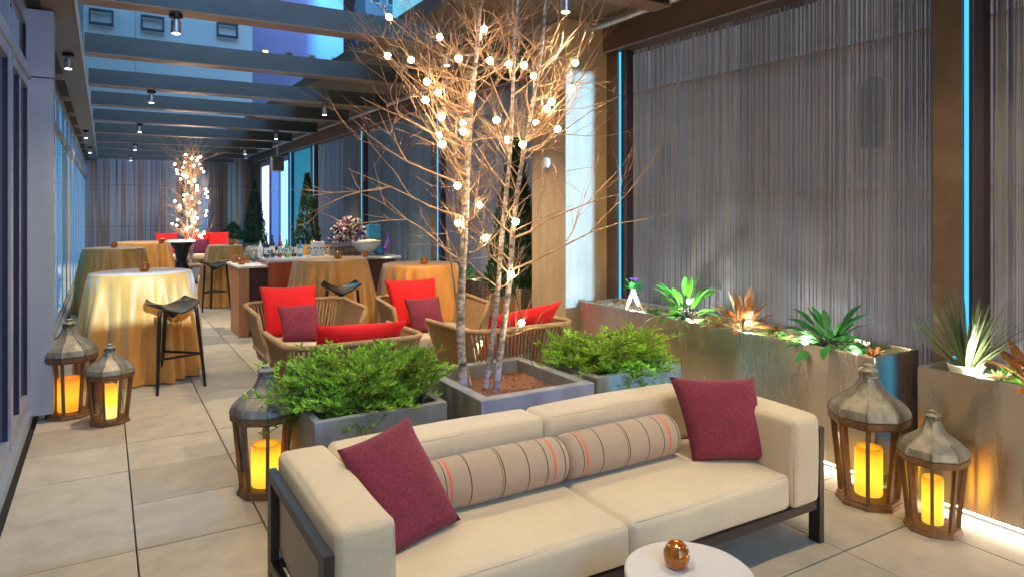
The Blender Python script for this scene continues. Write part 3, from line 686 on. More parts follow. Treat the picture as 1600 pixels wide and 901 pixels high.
juniper(3.15, 3.88, .42, .62, .48, 'darker juniper spreading in the planter right of the birch', 2, 240, .20)

# ---------------------------------------------------------------- steel planters on the right
def steel_planter(y0, y1, label):
    o = empty('steel_planter', label, 'planter', (4.03, (y0+y1)/2, 0), 0, 'brushed steel planters on the right')
    c = (y1-y0)/2; h = .75; z0 = .055; a = .23; t = .02
    me = MB()
    ob = [(-a,-c),(a,-c),(a,c),(-a,c)]; ib = [(-a+t,-c+t),(a-t,-c+t),(a-t,c-t),(-a+t,c-t)]
    vs = [(x,y,z0) for x,y in ob] + [(x,y,h) for x,y in ob] + [(x,y,h) for x,y in ib] + [(x,y,h-.12) for x,y in ib]
    fs = [(0,3,2,1)] + [(i,(i+1)%4,(i+1)%4+4,i+4) for i in range(4)] + [(i+4,(i+1)%4+4,(i+1)%4+8,i+8) for i in range(4)] + [(i+8,(i+1)%4+8,(i+1)%4+12,i+12) for i in range(4)]
    me.add(vs, fs); bo = me.build('steel_box', M['steel'], o)
    bv = bo.modifiers.new('bevel', 'BEVEL'); bv.width = .004; bv.segments = 2; bv.limit_method = 'ANGLE'
    b = MB(); b.box(-a+.07, a-.02, -c+.03, c-.03, 0, z0-.002); b.build('plinth', M['dark'], o)
    b = MB(); b.box(-a+.03, -a+.055, -c+.05, c-.05, .035, .05); b.build('light_strip', M['led'], o)
    s = MB(); n = 60; vs = []; rnd = random.Random(9)
    for i in range(n+1):
        for j in range(9): vs.append((-a+t+2*(a-t)*j/8, -c+t+2*(c-t)*i/n, h-.045+rnd.uniform(-.015,.02)))
    s.add(vs, [(i*9+j,i*9+j+1,(i+1)*9+j+1,(i+1)*9+j) for i in range(n) for j in range(8)])
    s.build('soil', M['gravel'], o)
    return o
steel_planter(2.30, 5.12, 'long brushed steel planter with leafy plants below the large curtain')
steel_planter(-.9, 2.06, 'near brushed steel planter with grassy plant at the right edge')
steel_planter(6.2, 9.3, 'far steel planter behind the lounge chairs and birch')

def leafy(name, x, y, z, label, m, n, L, W, seed, elmin=.3, elmax=1.3, droop=.5, stem=.0, cat='plant', stemm='stem'):
    rnd = random.Random(seed); o = empty(name, label, cat, (x, y, z))
    f = MB(); s = MB()
    for i in range(n):
        a = i*2.39996 + rnd.uniform(-.3,.3); el = elmin + (elmax-elmin)*rnd.random(); ll = L*rnd.uniform(.65, 1.1); tn = rnd.uniform(.6,1.5)
        d = Vector((math.cos(a)*math.cos(el), math.sin(a)*math.cos(el), math.sin(el))); side = Vector((-math.sin(a), math.cos(a), 0))
        st = stem*rnd.uniform(.5,1.2); p0 = Vector((math.cos(a)*.01, math.sin(a)*.01, 0)); 
        if st > 0: s.tube([p0, p0+d*st*.5+Vector((0,0,.01)), p0+d*st], .003, 4); 
        p = p0 + d*st; seg = 7; vs = []; fs = []
        ww = W*rnd.uniform(.8,1.2); tw = rnd.uniform(-.4,.4)
        for k in range(seg+1):
            t = k/seg; wd = ww*(math.sin(math.pi*min(1, t*.92+.06))**.8)*(1-.15*t)
            sd = (side*math.cos(tw) + Vector((0,0,1))*math.sin(tw))
            up = sd.cross(d).normalized()
            vs += [p - sd*wd - up*wd*-.25, p, p + sd*wd - up*wd*-.25]
            d = (d + Vector((0,0,-droop/seg*(1+t)))).normalized(); p = p + d*ll/seg
        for k in range(seg):
            fs += [(3*k,3*k+1,3*k+4,3*k+3),(3*k+1,3*k+2,3*k+5,3*k+4)]
        f.add(vs, fs, tn)
    f.build('leaves', M[m], o, True)
    if s.v: s.build('stems', M[stemm], o, True)
    return o
ZS = .71
leafy('peace_lily', 4.0, 3.98, ZS, 'tall bright green leafy plant in the long steel planter', 'leaf', 38, .21, .032, 11, .2, 1.4, .9, .19, stemm='leaf')
leafy('croton', 4.0, 3.42, ZS, 'copper red leafed plant right of the tall green one', 'croton', 52, .17, .026, 12, .1, 1.4, .5, .15)
leafy('dieffenbachia', 4.0, 2.72, ZS, 'broad dark green plant at the right part of the long steel planter', 'leaf2', 44, .20, .034, 13, .0, 1.3, .8, .13, stemm='leaf')
leafy('trailing_plant', 3.97, 3.12, ZS, 'low pale green and pink plant between croton and broad green plant', 'leaf', 40, .07, .014, 14, .0, 1.1, .9, .05)
leafy('trailing_plant', 3.98, 3.72, ZS, 'low mossy tuft at the foot of the tall green plant', 'blade', 60, .06, .009, 15, .0, 1.2, 1.2, .03)
leafy('trailing_plant', 3.96, 2.93, ZS, 'low lime leaf plant hanging over the steel rim', 'leaf', 14, .08, .022, 16, .0, .7, 1.0, .05)
leafy('bromeliad', 4.02, 2.44, ZS, 'small dark red rosette at the near end of the long steel planter', 'croton', 16, .06, .012, 17, .2, 1.2, .2, .0)
leafy('spiky_grass', 3.98, 1.90, ZS, 'spiky grey green grass plant in a pot in the near steel planter', 'blade', 90, .46, .0075, 18, .75, 1.5, .35, .0)
b = MB(); b.lathe([(.07,0),(.085,.05),(.09,.055),(.08,.06),(.075,.03),(.01,.03)], 24); tag(b.build('plant_pot', M['paper'], None, True, (3.98,1.90,ZS), auto=40), 'low white pot around the spiky grass', 'pot')
leafy('croton', 4.0, 1.60, ZS, 'red and lime leafed plant at the right edge of the picture', 'croton', 34, .20, .026, 19, .1, 1.3, .5, .10)
leafy('trailing_plant', 3.93, 1.72, ZS, 'small pale tuft between spiky grass and red plant', 'blade', 50, .07, .008, 20, .2, 1.3, .6, .02)
k = leafy('ornamental_cabbage', 4.0, 4.62, .90, 'purple hearted cabbage plant in a white driftwood holder', 'leaf2', 26, .085, .026, 21, .0, 1.2, .2, .02)
b = MB(); rnd = random.Random(4)
for i in range(26):
    a = rnd.uniform(0,6.28); r = rnd.uniform(0,.035); b.add([(r*math.cos(a),r*math.sin(a),.07),(r*math.cos(a)+.018,r*math.sin(a),.09),(r*math.cos(a),r*math.sin(a)+.018,.092)], [(0,1,2)])
b.build('heart', M['violet'], k)
dw = empty('driftwood_holder', 'pale driftwood stand holding the purple cabbage plant', 'plant holder', (4.0, 4.62, ZS))
b = MB(); b.tube([(-.09,0,-.02),(-.02,.01,.13),(.01,0,.19)], [.012,.016,.022], 8); b.tube([(.1,-.04,-.02),(.03,0,.12),(0,0,.19)], [.01,.014,.022], 8); b.tube([(0,.09,-.02),(0,.02,.12),(0,0,.19)], [.01,.014,.022], 8)
b.tube([(-.09,-.05,.12),(0,0,.15),(.1,.05,.10)], [.008,.02,.01], 8); b.tube([(-.02,-.1,.05),(0,0,.15)], [.008,.018], 8)
b.build('branches', M['driftwood'], dw, True)
leafy('flowering_plant', 4.0, 8.85, ZS, 'purple flowering plant behind the right cocktail table', 'leaf', 34, .12, .02, 22, .1, 1.2, .7, .05)
b = MB()
for i in range(60):
    a = rnd.uniform(0,6.28); r = rnd.uniform(0,.13); z = rnd.uniform(.08,.16); b.add([(4+r*math.cos(a)-.015,8.85+r*math.sin(a),ZS+z),(4+r*math.cos(a)+.015,8.85+r*math.sin(a),ZS+z),(4+r*math.cos(a),8.85+r*math.sin(a),ZS+z+.03)], [(0,1,2)])
tag(b.build('violet_flower', M['violet']), 'violet blossoms above the far steel planter', 'flowers', kind='stuff')
leafy('shrub', 4.0, 7.9, ZS, 'green shrub lit from below between the birch trunks', 'leaf2', 60, .16, .03, 23, .0, 1.2, .8, .05)
leafy('shrub', 4.0, 7.2, ZS, 'lime lit shrub just right of the birch trunks', 'leaf', 50, .15, .03, 24, .0, 1.2, .8, .05)
for i_, (px_, py_, m_) in enumerate(((3.95,4.3,'blade'),(4.1,4.15,'leaf'),(3.92,3.6,'blade'),(4.08,3.2,'croton'),(3.9,3.0,'blade'),(4.1,2.62,'leaf2'),(3.9,2.58,'blade'),(4.12,1.75,'leaf'),(3.9,1.58,'leaf'))):
    leafy('small_plant', px_, py_, ZS, ['pale tuft left of the tall green plant','small green plant beside the cabbage stand','low tuft before the copper leafed plant','small reddish plant behind the trailing one','pale tuft in the middle of the long steel planter','dark small leaves at the near end of the long planter','pale tuft right of the broad green plant','small green leaves behind the spiky grass','lime leaves under the red plant at the right edge'][i_], m_, 40, .075, .011, 60+i_, .0, 1.2, .9, .03)
def uplight(x, y, pw, c=(1,.95,.75), z=.73):
    l = bpy.data.lights.new('uplight', 'POINT'); l.energy = pw; l.color = c; l.shadow_soft_size = .015
    o = bpy.data.objects.new('uplight', l); col.objects.link(o); o.location = (x, y, z)
for (x, y, pw) in ((3.93,3.86,1.6),(3.93,3.32,1.5),(3.92,2.84,1.3),(3.9,4.52,.5),(3.93,2.50,.3),(3.90,1.80,1.0),(3.92,1.50,1.2),(3.92,7.5,1.5)): uplight(x, y, pw*4, z=.785)

# ---------------------------------------------------------------- cone evergreens
def cone_tree(x, y, z0, h, r, label, seed, n=2600):
    rnd = random.Random(seed); o = empty('cone_evergreen', label, 'tree', (x, y, 0)); f = MB()
    for i in range(n):
        t = rnd.random()**1.4; a = rnd.uniform(0,6.28); rr = r*(1-t)**.8*(.6+.4*min(1,t*6+.3))*rnd.uniform(.6,1.08); z = z0+.05+t*h
        p = Vector((rr*math.cos(a), rr*math.sin(a), z)); d = Vector((math.cos(a)*.6+rnd.uniform(-.3,.3), math.sin(a)*.6+rnd.uniform(-.3,.3), 1)).normalized()
        wv = d.cross(Vector((rnd.uniform(-1,1),rnd.uniform(-1,1),.1))).normalized()*rnd.uniform(.012,.022); l = rnd.uniform(.05,.10)
        f.add([p-wv, p+wv, p+d*l], [(0,1,2)], rnd.uniform(.5,1.6))
    f.build('foliage', M['fir'], o); b = MB(); b.tube([(0,0,0),(0,0,z0+h*.7)], [.035,.01], 6); b.build('trunk', M['stem'], o)
    return o
def pot(x, y, h, r, label, m='planter'):
    o = empty('round_pot', label, 'pot', (x, y, 0)); b = MB(); b.lathe([(r*.75,0),(r,h*.9),(r*1.05,h*.92),(r*1.05,h),(r*.92,h),(r*.9,h*.85),(.01,h*.85)], 24); b.build('body', M[m], o, True, auto=40)
    return o
cone_tree(3.58, 14.2, .5, 1.75, .30, 'tall dark cone evergreen in front of the blue wall bay', 31)
pot(3.58, 14.2, .6, .26, 'grey pot under the tall cone evergreen')
cone_tree(3.85, 21.4, .5, 1.85, .36, 'farther cone evergreen near the lit corner window', 32)
pot(3.85, 21.4, .6, .28, 'grey pot under the farther cone evergreen')
cone_tree(3.95, 6.55, .6, 1.7, .33, 'brownish cone evergreen between the birch and the stone column', 33, 3200)
cone_tree(3.1, 20.5, .7, .45, .38, 'small round evergreen bush by the far wall', 34, 900)
pot(3.1, 20.5, .72, .25, 'grey pot of the small round bush')

# ---------------------------------------------------------------- birch trees
def bez(p0, p1, p2, n): return [p0*(1-t)**2 + p1*2*t*(1-t) + p2*t*t for t in [k/n for k in range(n+1)]]
def grow(tw, p, d, L, r, depth, rnd, spread, up=.25):
    pts = [p]; q = p.copy(); dd = d.copy(); n = 6
    for k in range(n):
        dd = (dd + Vector((rnd.uniform(-1,1), rnd.uniform(-1,1), rnd.uniform(-1,1)))*.16 + Vector((0,0,up*.12))).normalized(); q = q + dd*L/n; pts.append(q.copy())
    tw.tube(pts, [r*(1-.75*k/n) for k in range(n+1)], 5 if r > .004 else 3, cap=False)
    if depth > 0:
        for i in range(rnd.randint(2, 3)):
            k = rnd.randint(1, n-1); b = pts[k]; ax = (pts[k+1]-pts[k]).normalized()
            s = Vector((rnd.uniform(-1,1), rnd.uniform(-1,1), rnd.uniform(-.6,1))); s = (s - ax*s.dot(ax)).normalized()
            grow(tw, b, (ax*.8 + s*spread).normalized(), L*rnd.uniform(.45,.75), r*.58, depth-1, rnd, spread, up)
    return pts
BULBS = [(1.63,4.33,2.88),(1.65,4.41,2.64),(1.8,4.36,2.62),(2.01,4.35,2.8),(2.21,4.07,2.82),(2.24,4.19,2.8),(1.86,3.75,2.52),(2.16,3.9,2.57),(2.42,4.1,2.61),(2.41,3.88,2.56),(2.55,3.98,2.52),(1.72,3.91,2.39),(1.87,4.07,2.36),(1.75,4.0,2.29),(2.08,4.0,2.35),(2.68,3.67,2.57),(2.46,3.41,2.34),(2.43,3.58,2.28),(2.42,3.62,2.24),(2.54,3.93,2.19),(2.62,3.79,2.14),(1.82,3.91,2.18),(2.08,4.13,2.18),(1.94,3.85,2.09),(1.9,4.13,2.09),(1.83,3.92,2.01),(2.08,3.67,2.15),(2.35,4.0,2.07),(2.28,3.69,2.01),(1.94,3.93,1.75),(2.17,4.06,1.63),(2.02,4.09,1.51),(2.28,3.77,1.52),(2.18,4.0,1.41),(2.25,3.78,1.18),(2.31,3.75,.87)]
STEMS = [[(2.07,4.10,.38),(2.053,4.109,.77),(2.06,4.104,1.11),(2.079,4.093,1.54),(2.093,4.084,1.93),(2.116,4.071,2.36),(2.152,4.049,2.75),(2.182,4.032,3.4)],
         [(2.165,3.975,.38),(2.201,3.95,.7),(2.237,3.929,1.08),(2.266,3.911,1.5),(2.306,3.888,1.97),(2.321,3.879,2.35),(2.339,3.868,2.82),(2.382,3.842,3.4)],
         [(2.195,3.89,.38),(2.237,3.862,.79),(2.283,3.849,1.17),(2.311,3.847,1.52),(2.361,3.831,1.9),(2.418,3.812,2.22),(2.487,3.785,2.65),(2.538,3.77,3.3)]]
RAD = [.031, .021, .023]
def resample(pts, m):
    P = [Vector(p) for p in pts]; out = []
    for k in range(m+1):
        t = k/m*(len(P)-1); i = min(int(t), len(P)-2); f = t-i
        p0, p1, p2, p3 = P[max(i-1,0)], P[i], P[i+1], P[min(i+2,len(P)-1)]
        out.append(.5*((2*p1)+(p2-p0)*f+(2*p0-5*p1+4*p2-p3)*f*f+(3*p1-p0-3*p2+p3)*f**3))
    return out
bt = empty('birch_tree', 'bare multi stemmed birch wrapped in lights, rising from the middle planter', 'tree', (2.15, 3.98, .38))
OFF = Vector((2.15,3.98,.38)); rnd = random.Random(77)
allst = []
for st, r in zip(STEMS, RAD):
    P = resample(st, 28); allst.append(P)
    b = MB(); b.tube([p-OFF for p in P], [r*(1-.62*k/28)*(1+.06*math.sin(k*1.9)) for k in range(29)], 12); b.build('trunk', M['bark'], bt, True)
b = MB(); b.tube([Vector(p)-OFF for p in resample([(2.13,4.10,.38),(2.09,4.13,.62),(2.045,4.16,1.0),(1.99,4.2,1.45)], 12)], [.012-.0006*k for k in range(13)], 7); b.build('trunk', M['twig'], bt, True)
tw = MB()
for B in BULBS:   # each lit bulb sits on a branch of its own
    Bv = Vector(B); best = None
    for P in allst:
        for p in P:
            dz = Bv.z - p.z
            if dz < .06 and Bv.z > 1.2: continue
            sc_ = (Bv-p).length + abs(dz - .7*(Vector((Bv.x,Bv.y,0))-Vector((p.x,p.y,0))).length)*1.2
            if best is None or sc_ < best[0]: best = (sc_, p)
    p = best[1]; tipd = (Bv-p); end = Bv + tipd*rnd.uniform(.3,.8) + Vector((rnd.uniform(-.1,.1),rnd.uniform(-.1,.1),rnd.uniform(0,.2)))
    pts = bez(p-OFF, Bv-OFF, end-OFF, 9) if False else [p-OFF + (Bv-p)*t + Vector((0,0,-.05*math.sin(math.pi*t))) for t in (0,.25,.5,.75,1)] + [end-OFF]
    tw.tube(pts, [.008,.0068,.0056,.0048,.004,.002], 5, cap=False)
    for k in (1,2,3,4):
        ax = (pts[k+1]-pts[k]).normalized(); s = Vector((rnd.uniform(-1,1),rnd.uniform(-1,1),rnd.uniform(-.4,1))).normalized()
        grow(tw, pts[k], (ax*.7+s*.7).normalized(), rnd.uniform(.2,.45), .0036, 2, rnd, .7)
for P in allst:
    for i in range(7, 28) if P is not allst[1] else range(8, 28, 2):
        if i % 3 == 1: continue
        for rep in range(2 if i > 17 and i % 2 else 1):
            a = rnd.uniform(0, 6.28); el = rnd.uniform(.2, .9)
            d = Vector((math.cos(a)*math.cos(el), math.sin(a)*math.cos(el), math.sin(el)))
            L = rnd.uniform(.45, .95)*(1.0 if i > 12 else .8)
            grow(tw, P[i]-OFF, d, L, .006, 3 if i > 13 else 2, rnd, .7, .3)
# long low side boughs reaching left and right
for (p0, d, L) in (((2.079,4.093,1.55), (-.86,.10,.30), .85), ((2.1,4.08,1.75), (-.9,.0,.4), .9), ((2.06,4.1,1.25), (-.95,.0,.4), .75),
                   ((2.285,3.849,1.20), (.80,-.35,.32), 1.15), ((2.28,3.85,1.4), (.9,-.45,.25), .9), ((2.1,4.08,2.0), (-.8,-.4,.3), 1.0)):
    grow(tw, Vector(p0)-OFF, Vector(d).normalized(), L, .008, 3, rnd, .55, .12)
tw.build('twigs', M['twig'], bt, False)
sg = empty('string_lights', 'warm globe string lights wound through the large birch', 'string lights', (0,0,0))
for i, B in enumerate(BULBS):
    b = MB(); b.lathe([(.001,-.022),(.012,-.018),(.0205,-.005),(.0215,.003),(.015,.014),(.007,.018)], 12, cz=0)
    o = b.build('bulb', M['bulb'], sg, True); o.location = B
    b = MB(); b.lathe([(.008,.0175),(.0085,.034),(.004,.037)], 8); s_ = b.build('socket', M['cord'], o, True)
b = MB(); srt = sorted(BULBS, key=lambda q: q[2]); 
for i in range(len(srt)-1):
    p, q = Vector(srt[i])+Vector((0,0,.035)), Vector(srt[i+1])+Vector((0,0,.035))
    if (p-q).length < .55: b.tube([p, (p+q)/2-Vector((0,0,.03)), q], .0018, 4, cap=False)
b.tube([Vector((2.25,3.78,1.2)), Vector((2.29,3.78,1.02)), Vector((2.31,3.75,.9)), Vector((2.33,3.75,.72)), Vector((2.42,3.7,.5)), Vector((2.5,3.62,.505)), Vector((2.52,3.43,.4)), Vector((2.5,3.42,.02))], .003, 5)
for P, tr_ in zip(allst, RAD):
    pts = []
    for k in range(0, 241):
        t = k/240*27; i = min(int(t), 27); f = t-i; c_0 = P[i]*(1-f)+P[min(i+1,28)]*f; rr = tr_*(1-.62*t/28)*1.06+.003; a = t*1.9
        pts.append(c_0 + Vector((math.cos(a)*rr, math.sin(a)*rr, 0)))
    b.tube(pts, .0016, 4, cap=False)
b.build('cord', M['cord'], sg)

# far tree
ft = empty('birch_tree', 'small far birch covered in lights near the end wall', 'tree', (1.70, 17.15, .3)); tw = MB(); rnd = random.Random(5)
b = MB()
for (dx, dy) in ((-.12, 0), (.1, .05)): b.tube([(0,0,0),(dx*.6,dy,.8),(dx,dy*2,1.6),(dx*.8,dy,2.6)], [.03,.022,.016,.005], 7)
b.build('trunk', M['bark'], ft, True)
for i in range(70):
    z = rnd.uniform(.5, 2.5); a = rnd.uniform(0,6.28); el = rnd.uniform(.2,1)
    grow(tw, Vector((0,0,z)), Vector((math.cos(a)*math.cos(el), math.sin(a)*math.cos(el), math.sin(el))), rnd.uniform(.35,.75), .010, 2, rnd, .7)
tw.build('twigs', M['twig'], ft)
fs_ = empty('string_lights', 'dense warm string lights on the small far birch', 'string lights', (1.70, 17.15, .3))
for i in range(64):
    z = .5+2.05*(i+.5)/64; r = .52*(math.sin(math.pi*min(1,(z-.35)/2.4))**.6)*rnd.uniform(.2,1); a = rnd.uniform(0,6.28)
    b = MB(); b.lathe([(.002,-.022),(.019,-.006),(.02,.005),(.008,.022)], 8); o = b.build('bulb', M['bulbfar'], fs_, True); o.location = (r*math.cos(a), r*math.sin(a), z)
wp = empty('white_planter', 'tapered white pot under the small far birch', 'planter', (1.74, 17.05, 0))
b = MB(); b.lathe([(.12,0),(.2,.34),(.205,.36),(.18,.36),(.17,.3),(.01,.3)], 4, rot=R(45)); b.build('body', M['white'], wp)

# ---------------------------------------------------------------- cocktail tables
def cocktail(x, y, label, seed, r=.44, flare=1.2):
    rnd = random.Random(seed); o = empty('cocktail_table', label, 'table', (x, y, 0), 0, 'tall round tables under gold cloths')
    ph = [rnd.uniform(0, 6.28) for _ in range(4)]; nf = rnd.choice([21, 23, 25])
    def wob(rr, z, a):
        if z > .965: return rr
        s = (1-z)/1.0; amp = .10*min(1, s*2.2)
        sv = math.sin(nf*a+ph[0]+1.1*math.sin(3*a+ph[1])); sv = math.copysign(abs(sv)**.6, sv)
        return rr*(1 + 1.0*amp*sv*(.6+.4*math.sin(4*a+ph[3])) + amp*.6*math.sin((nf//2)*a+ph[2]) + .02*s*math.sin(3*a+ph[3]))
    prof = [(.015,1.0),(r*.6,1.0),(r*.95,.999),(r,.993),(r*1.012,.98)]
    for k in range(1, 16):
        z = .98*(1-k/15)+.012; prof.append((r*(1.012+(flare-1.012)*((1-z)**.8)), z))
    b = MB(); b.lathe(prof[::-1], 240, wob=wob, cap=False); b.build('tablecloth', M['gold'], o, True)
    b = MB(); b.lathe([(r*.97,.96),(r*.97,.985)], 40); b.lathe([(.035,.03),(.035,.959)], 14); b.lathe([(.28,.0),(.28,.03)], 30); b.build('table_base', M['frame'], o)
    return o
cocktail(.31, 7.52, 'front left gold draped cocktail table beside the black stool', 51)
cocktail(.13, 12.35, 'gold draped table behind the front left one, touching the windows', 52, .42)
cocktail(.60, 14.32, 'gold draped table farthest at left, before the red seats', 53, .45)
cocktail(2.38, 8.32, 'large gold draped table in front of the bar with a black stool', 54, .43)
cocktail(3.02, 7.05, 'gold draped table at right behind the back right lounge chair', 55, .41)
cocktail(2.97, 11.5, 'gold draped table standing behind the bar counter', 56, .33)
cocktail(1.74, 12.3, 'gold draped table left of the bar behind the distant stool', 57, .27, 1.5)
votive(.33, 7.45, 1.0, 'amber votive on the front left gold table')
votive(.13, 12.3, 1.0, 'amber votive on the second gold table by the windows', .05)
votive(.85, 13.3, 1.0, 'amber votive on the farthest left gold table', .05)
votive(2.42, 8.15, 1.0, 'amber votive on the large gold table before the bar', .052)
votive(3.0, 6.9, 1.0, 'dark amber votive on the right gold table', .045)
votive(2.95, 11.3, 1.0, 'amber votive on the gold table behind the bar', .055)
votive(1.82, 12.2, 1.0, 'amber votive on the gold table left of the bar', .055)

# ---------------------------------------------------------------- stools
def stool(x, y, rz, label):
    o = empty('bar_stool', label, 'stool', (x, y, 0), rz, 'black bar stools')
    b = MB(); n = 12; vs = []; H = .73
    W2, D2 = .22, .17
    for i in range(n+1):
        for j in range(n+1):
            u, v = 2*i/n-1, 2*j/n-1; wv = 1-.22*v*v
            x_ = u*W2*wv; y_ = v*D2*(1-.15*u*u); z = H + .045*abs(u)**2.5 + .03*max(0, v)**2*abs(u) - .02*(1-abs(u))*(1-v)
            vs.append((x_, y_, z))
    top = [(a,b_,c) for a,b_,c in vs]; bot = [(a,b_,c-.014) for a,b_,c in vs]; m = n+1
    fs = [(i*m+j,(i+1)*m+j,(i+1)*m+j+1,i*m+j+1) for i in range(n) for j in range(n)]
    b.add(top, fs); b.add(bot, [f[::-1] for f in fs])
    ring = [i*m for i in range(n+1)] + [n*m+j for j in range(1,n+1)] + [i*m+n for i in range(n-1,-1,-1)] + [j for j in range(n-1,0,-1)]
    k = len(ring); b.add([top[i] for i in ring]+[bot[i] for i in ring], [(i,(i+1)%k,(i+1)%k+k,i+k) for i in range(k)])
    b.lathe([(.10,H-.035),(.03,H-.085),(.01,H-.1)], 10)
    b.build('seat', M['black'], o, True, auto=50)
    T = [(-.16,-.10),(.16,-.10),(0,.14)]; Bm = [(-.21,-.17),(.21,-.17),(0,.24)]
    for t, q in zip(T, Bm):
        b = MB(); b.tube([(t[0],t[1],H-.01),(q[0],q[1],0)], [.017,.0125], 8); b.build('leg', M['black'], o, True, auto=50)
    b = MB(); z = .30; f = 1-z/(H)
    pp = [(t[0]+(q[0]-t[0])*f, t[1]+(q[1]-t[1])*f, z) for t, q in zip(T, Bm)]
    b.tube([pp[0], pp[1]], .011, 8); b.tube([pp[1], pp[2]], .011, 8); b.tube([pp[2], pp[0]], .011, 8)
    b.build('footrest', M['black'], o, True, auto=50)
    return o
s0 = stool(.53, 6.83, R(20), 'black stool in front of the front left gold table')
dup(s0, (1.50, 11.75, 0), R(5), 'distant black stool beside the gold table left of the bar')
dup(s0, (2.25, 7.45, 0), R(-10), 'black stool before the bar, seat showing behind the lounge chairs')

# ---------------------------------------------------------------- woven lounge chairs
def lounge(x, y, rz, label):
    o = empty('lounge_chair', label, 'armchair', (x, y, 0), rz, 'woven rope lounge chairs')
    def U(w_, d0, d1, r, zf, zb, n=60, tilt=0):
        pts = []; segs = []
        path = [(-w_, -d0)]; 
        straight = d0 + d1 - r
        L = straight*2 + (w_*2-2*r) + math.pi*r
        for k in range(n+1):
            s = L*k/n
            if s < straight: p = (-w_, -d0+s)
            elif s < straight+math.pi*r/2: a = (s-straight)/r; p = (-w_+r-r*math.cos(a), d1-r+r*math.sin(a))
            elif s < straight+math.pi*r/2+2*w_-2*r: p = (-w_+r+(s-straight-math.pi*r/2), d1)
            elif s < straight+math.pi*r+2*w_-2*r: a = (s-(straight+math.pi*r/2+2*w_-2*r))/r; p = (w_-r+r*math.sin(a), d1-r+r*math.cos(a))
            else: p = (w_, d1-r-(s-(straight+math.pi*r+2*w_-2*r)))
            t = (p[1]+d0)/(d0+d1); z = zf+(zb-zf)*max(0,min(1,t))
            pts.append(Vector((p[0], p[1], z)))
        return pts
    rim = U(.475, .40, .40, .17, .685, .70, 140); low = U(.36, .26, .31, .13, .24, .22, 140)
    b = MB(); b.tube(rim, .021, 10); b.build('rim', M['rope'], o, True)
    b = MB(); b.tube(low, .016, 8); b.tube([low[0], low[-1]], .016, 8)
    b.tube([rim[0], low[0]], .019, 8); b.tube([rim[-1], low[-1]], .019, 8); b.build('frame', M['rope'], o, True)
    b = MB(); rnd = random.Random(3)
    for k in range(0, 141):
        s = k/140
        arm = s < .30 or s > .70
        if arm or k % 2 == 0:
            lk = max(0, min(140, k)); r = .0125 if arm else .0115
            p, q = rim[k], low[lk]; mdl = (p+q)/2 + (q-p).cross(Vector((0,0,1))).normalized()*0
            b.tube([p, mdl, q], r, 5, cap=False, c=rnd.uniform(.8, 1.15))
            
    b.build('rope_weave', M['rope'], o, True)
    b = MB(); b.cushion(-.39, .39, -.36, .34, .27, .40, .035, .008, 7); b.build('seat_cushion', M['seatpad'], o, True, merge=True)
    for (sx, sy) in ((-.33,-.25),(.33,-.25),(-.3,.27),(.3,.27)):
        b = MB(); b.tube([(sx,sy,.24),(sx*1.05,sy*1.05,0)], [.014,.011], 8); b.build('leg', M['frame'], o, True)
    return o
l0 = lounge(1.60, 6.50, 0, 'tan rope lounge chair at back left with red and plum cushions')
dup(l0, (1.49, 4.86, 0), R(180), 'near tan rope lounge chair seen from behind, above the left juniper')
dup(l0, (2.80, 6.30, 0), R(-6), 'tan rope lounge chair at back right with red and plum cushions')
dup(l0, (2.76, 4.80, 0), R(180), 'tan rope lounge chair seen from behind, right of the birch trunks')
pillow('seat_pillow', (1.27,6.86,.86), (1.76,6.66,.87), (1.76,6.44,.41), (1.28,6.64,.41), .075, M['red'], 'large red cushion in the back left lounge chair')
pillow('seat_pillow', (1.36,6.50,.71), (1.69,6.36,.73), (1.70,6.20,.41), (1.38,6.34,.41), .05, M['plum'], 'small plum cushion in front of the red one, back left chair')
pillow('seat_pillow', (1.20,4.55,.83), (1.85,4.55,.815), (1.80,4.78,.42), (1.22,4.78,.42), .07, M['red'], 'red cushion in the near left lounge chair seen from behind')
pillow('seat_pillow', (2.45,6.66,.88), (2.95,6.50,.89), (2.95,6.28,.41), (2.48,6.44,.41), .075, M['red'], 'large red cushion in the back right lounge chair')
pillow('seat_pillow', (2.53,6.32,.72), (2.85,6.19,.74), (2.86,6.02,.41), (2.55,6.16,.41), .05, M['plum'], 'small plum cushion in front of the red one, back right chair')
pillow('seat_pillow', (2.48,4.48,.80), (3.14,4.48,.87), (3.08,4.72,.42), (2.48,4.72,.42), .07, M['red'], 'red cushion in the lounge chair right of the birch trunks')

# ---------------------------------------------------------------- bar
br = empty('bar', 'mahogany outdoor bar with pale top and wicker front panel', 'bar', (0,0,0))
b = MB(); b.box(1.44, 1.56, 9.05, 9.16, 0, .86); b.box(1.44,1.48,9.161,9.7,0,.86); b.build('end_panel', M['oak'], br)
b = MB(); b.box(1.561, 1.78, 9.09, 9.7, 0.06, .86); b.build('wicker_panel', M['wicker'], br)
b = MB(); b.box(1.781, 2.2, 9.02, 9.7, 0.02, .92); b.build('front_panel', M['mahog'], br)
b = MB(); b.box(2.201, 3.5, 9.06, 9.7, 0.02, .90); b.build('side_panel', M['wicker'], br)
b = MB(); b.box(1.42, 1.779, 9.03, 9.95, .862, .885); b.build('ledge', M['white'], br)
b = MB(); b.box(1.785, 3.56, 8.98, 9.74, .922, .95); b.build('countertop', M['bartop'], br)
def bottle(x, y, z, h, r, m, label, cat='bottle', grp='bottles on the bar'):
    o = empty('bottle', label, cat, (x, y, z), 0, grp); b = MB(); b.lathe([(r*.9,0),(r,.01),(r,h*.6),(r*.35,h*.76),(r*.3,h*.97),(r*.33,h)], 12); b.build('body', M[m], o, True, auto=50)
    b = MB(); b.lathe([(r*1.01,h*.18),(r*1.01,h*.5)], 12, cap=False); b.build('label_band', M['paper'], o)
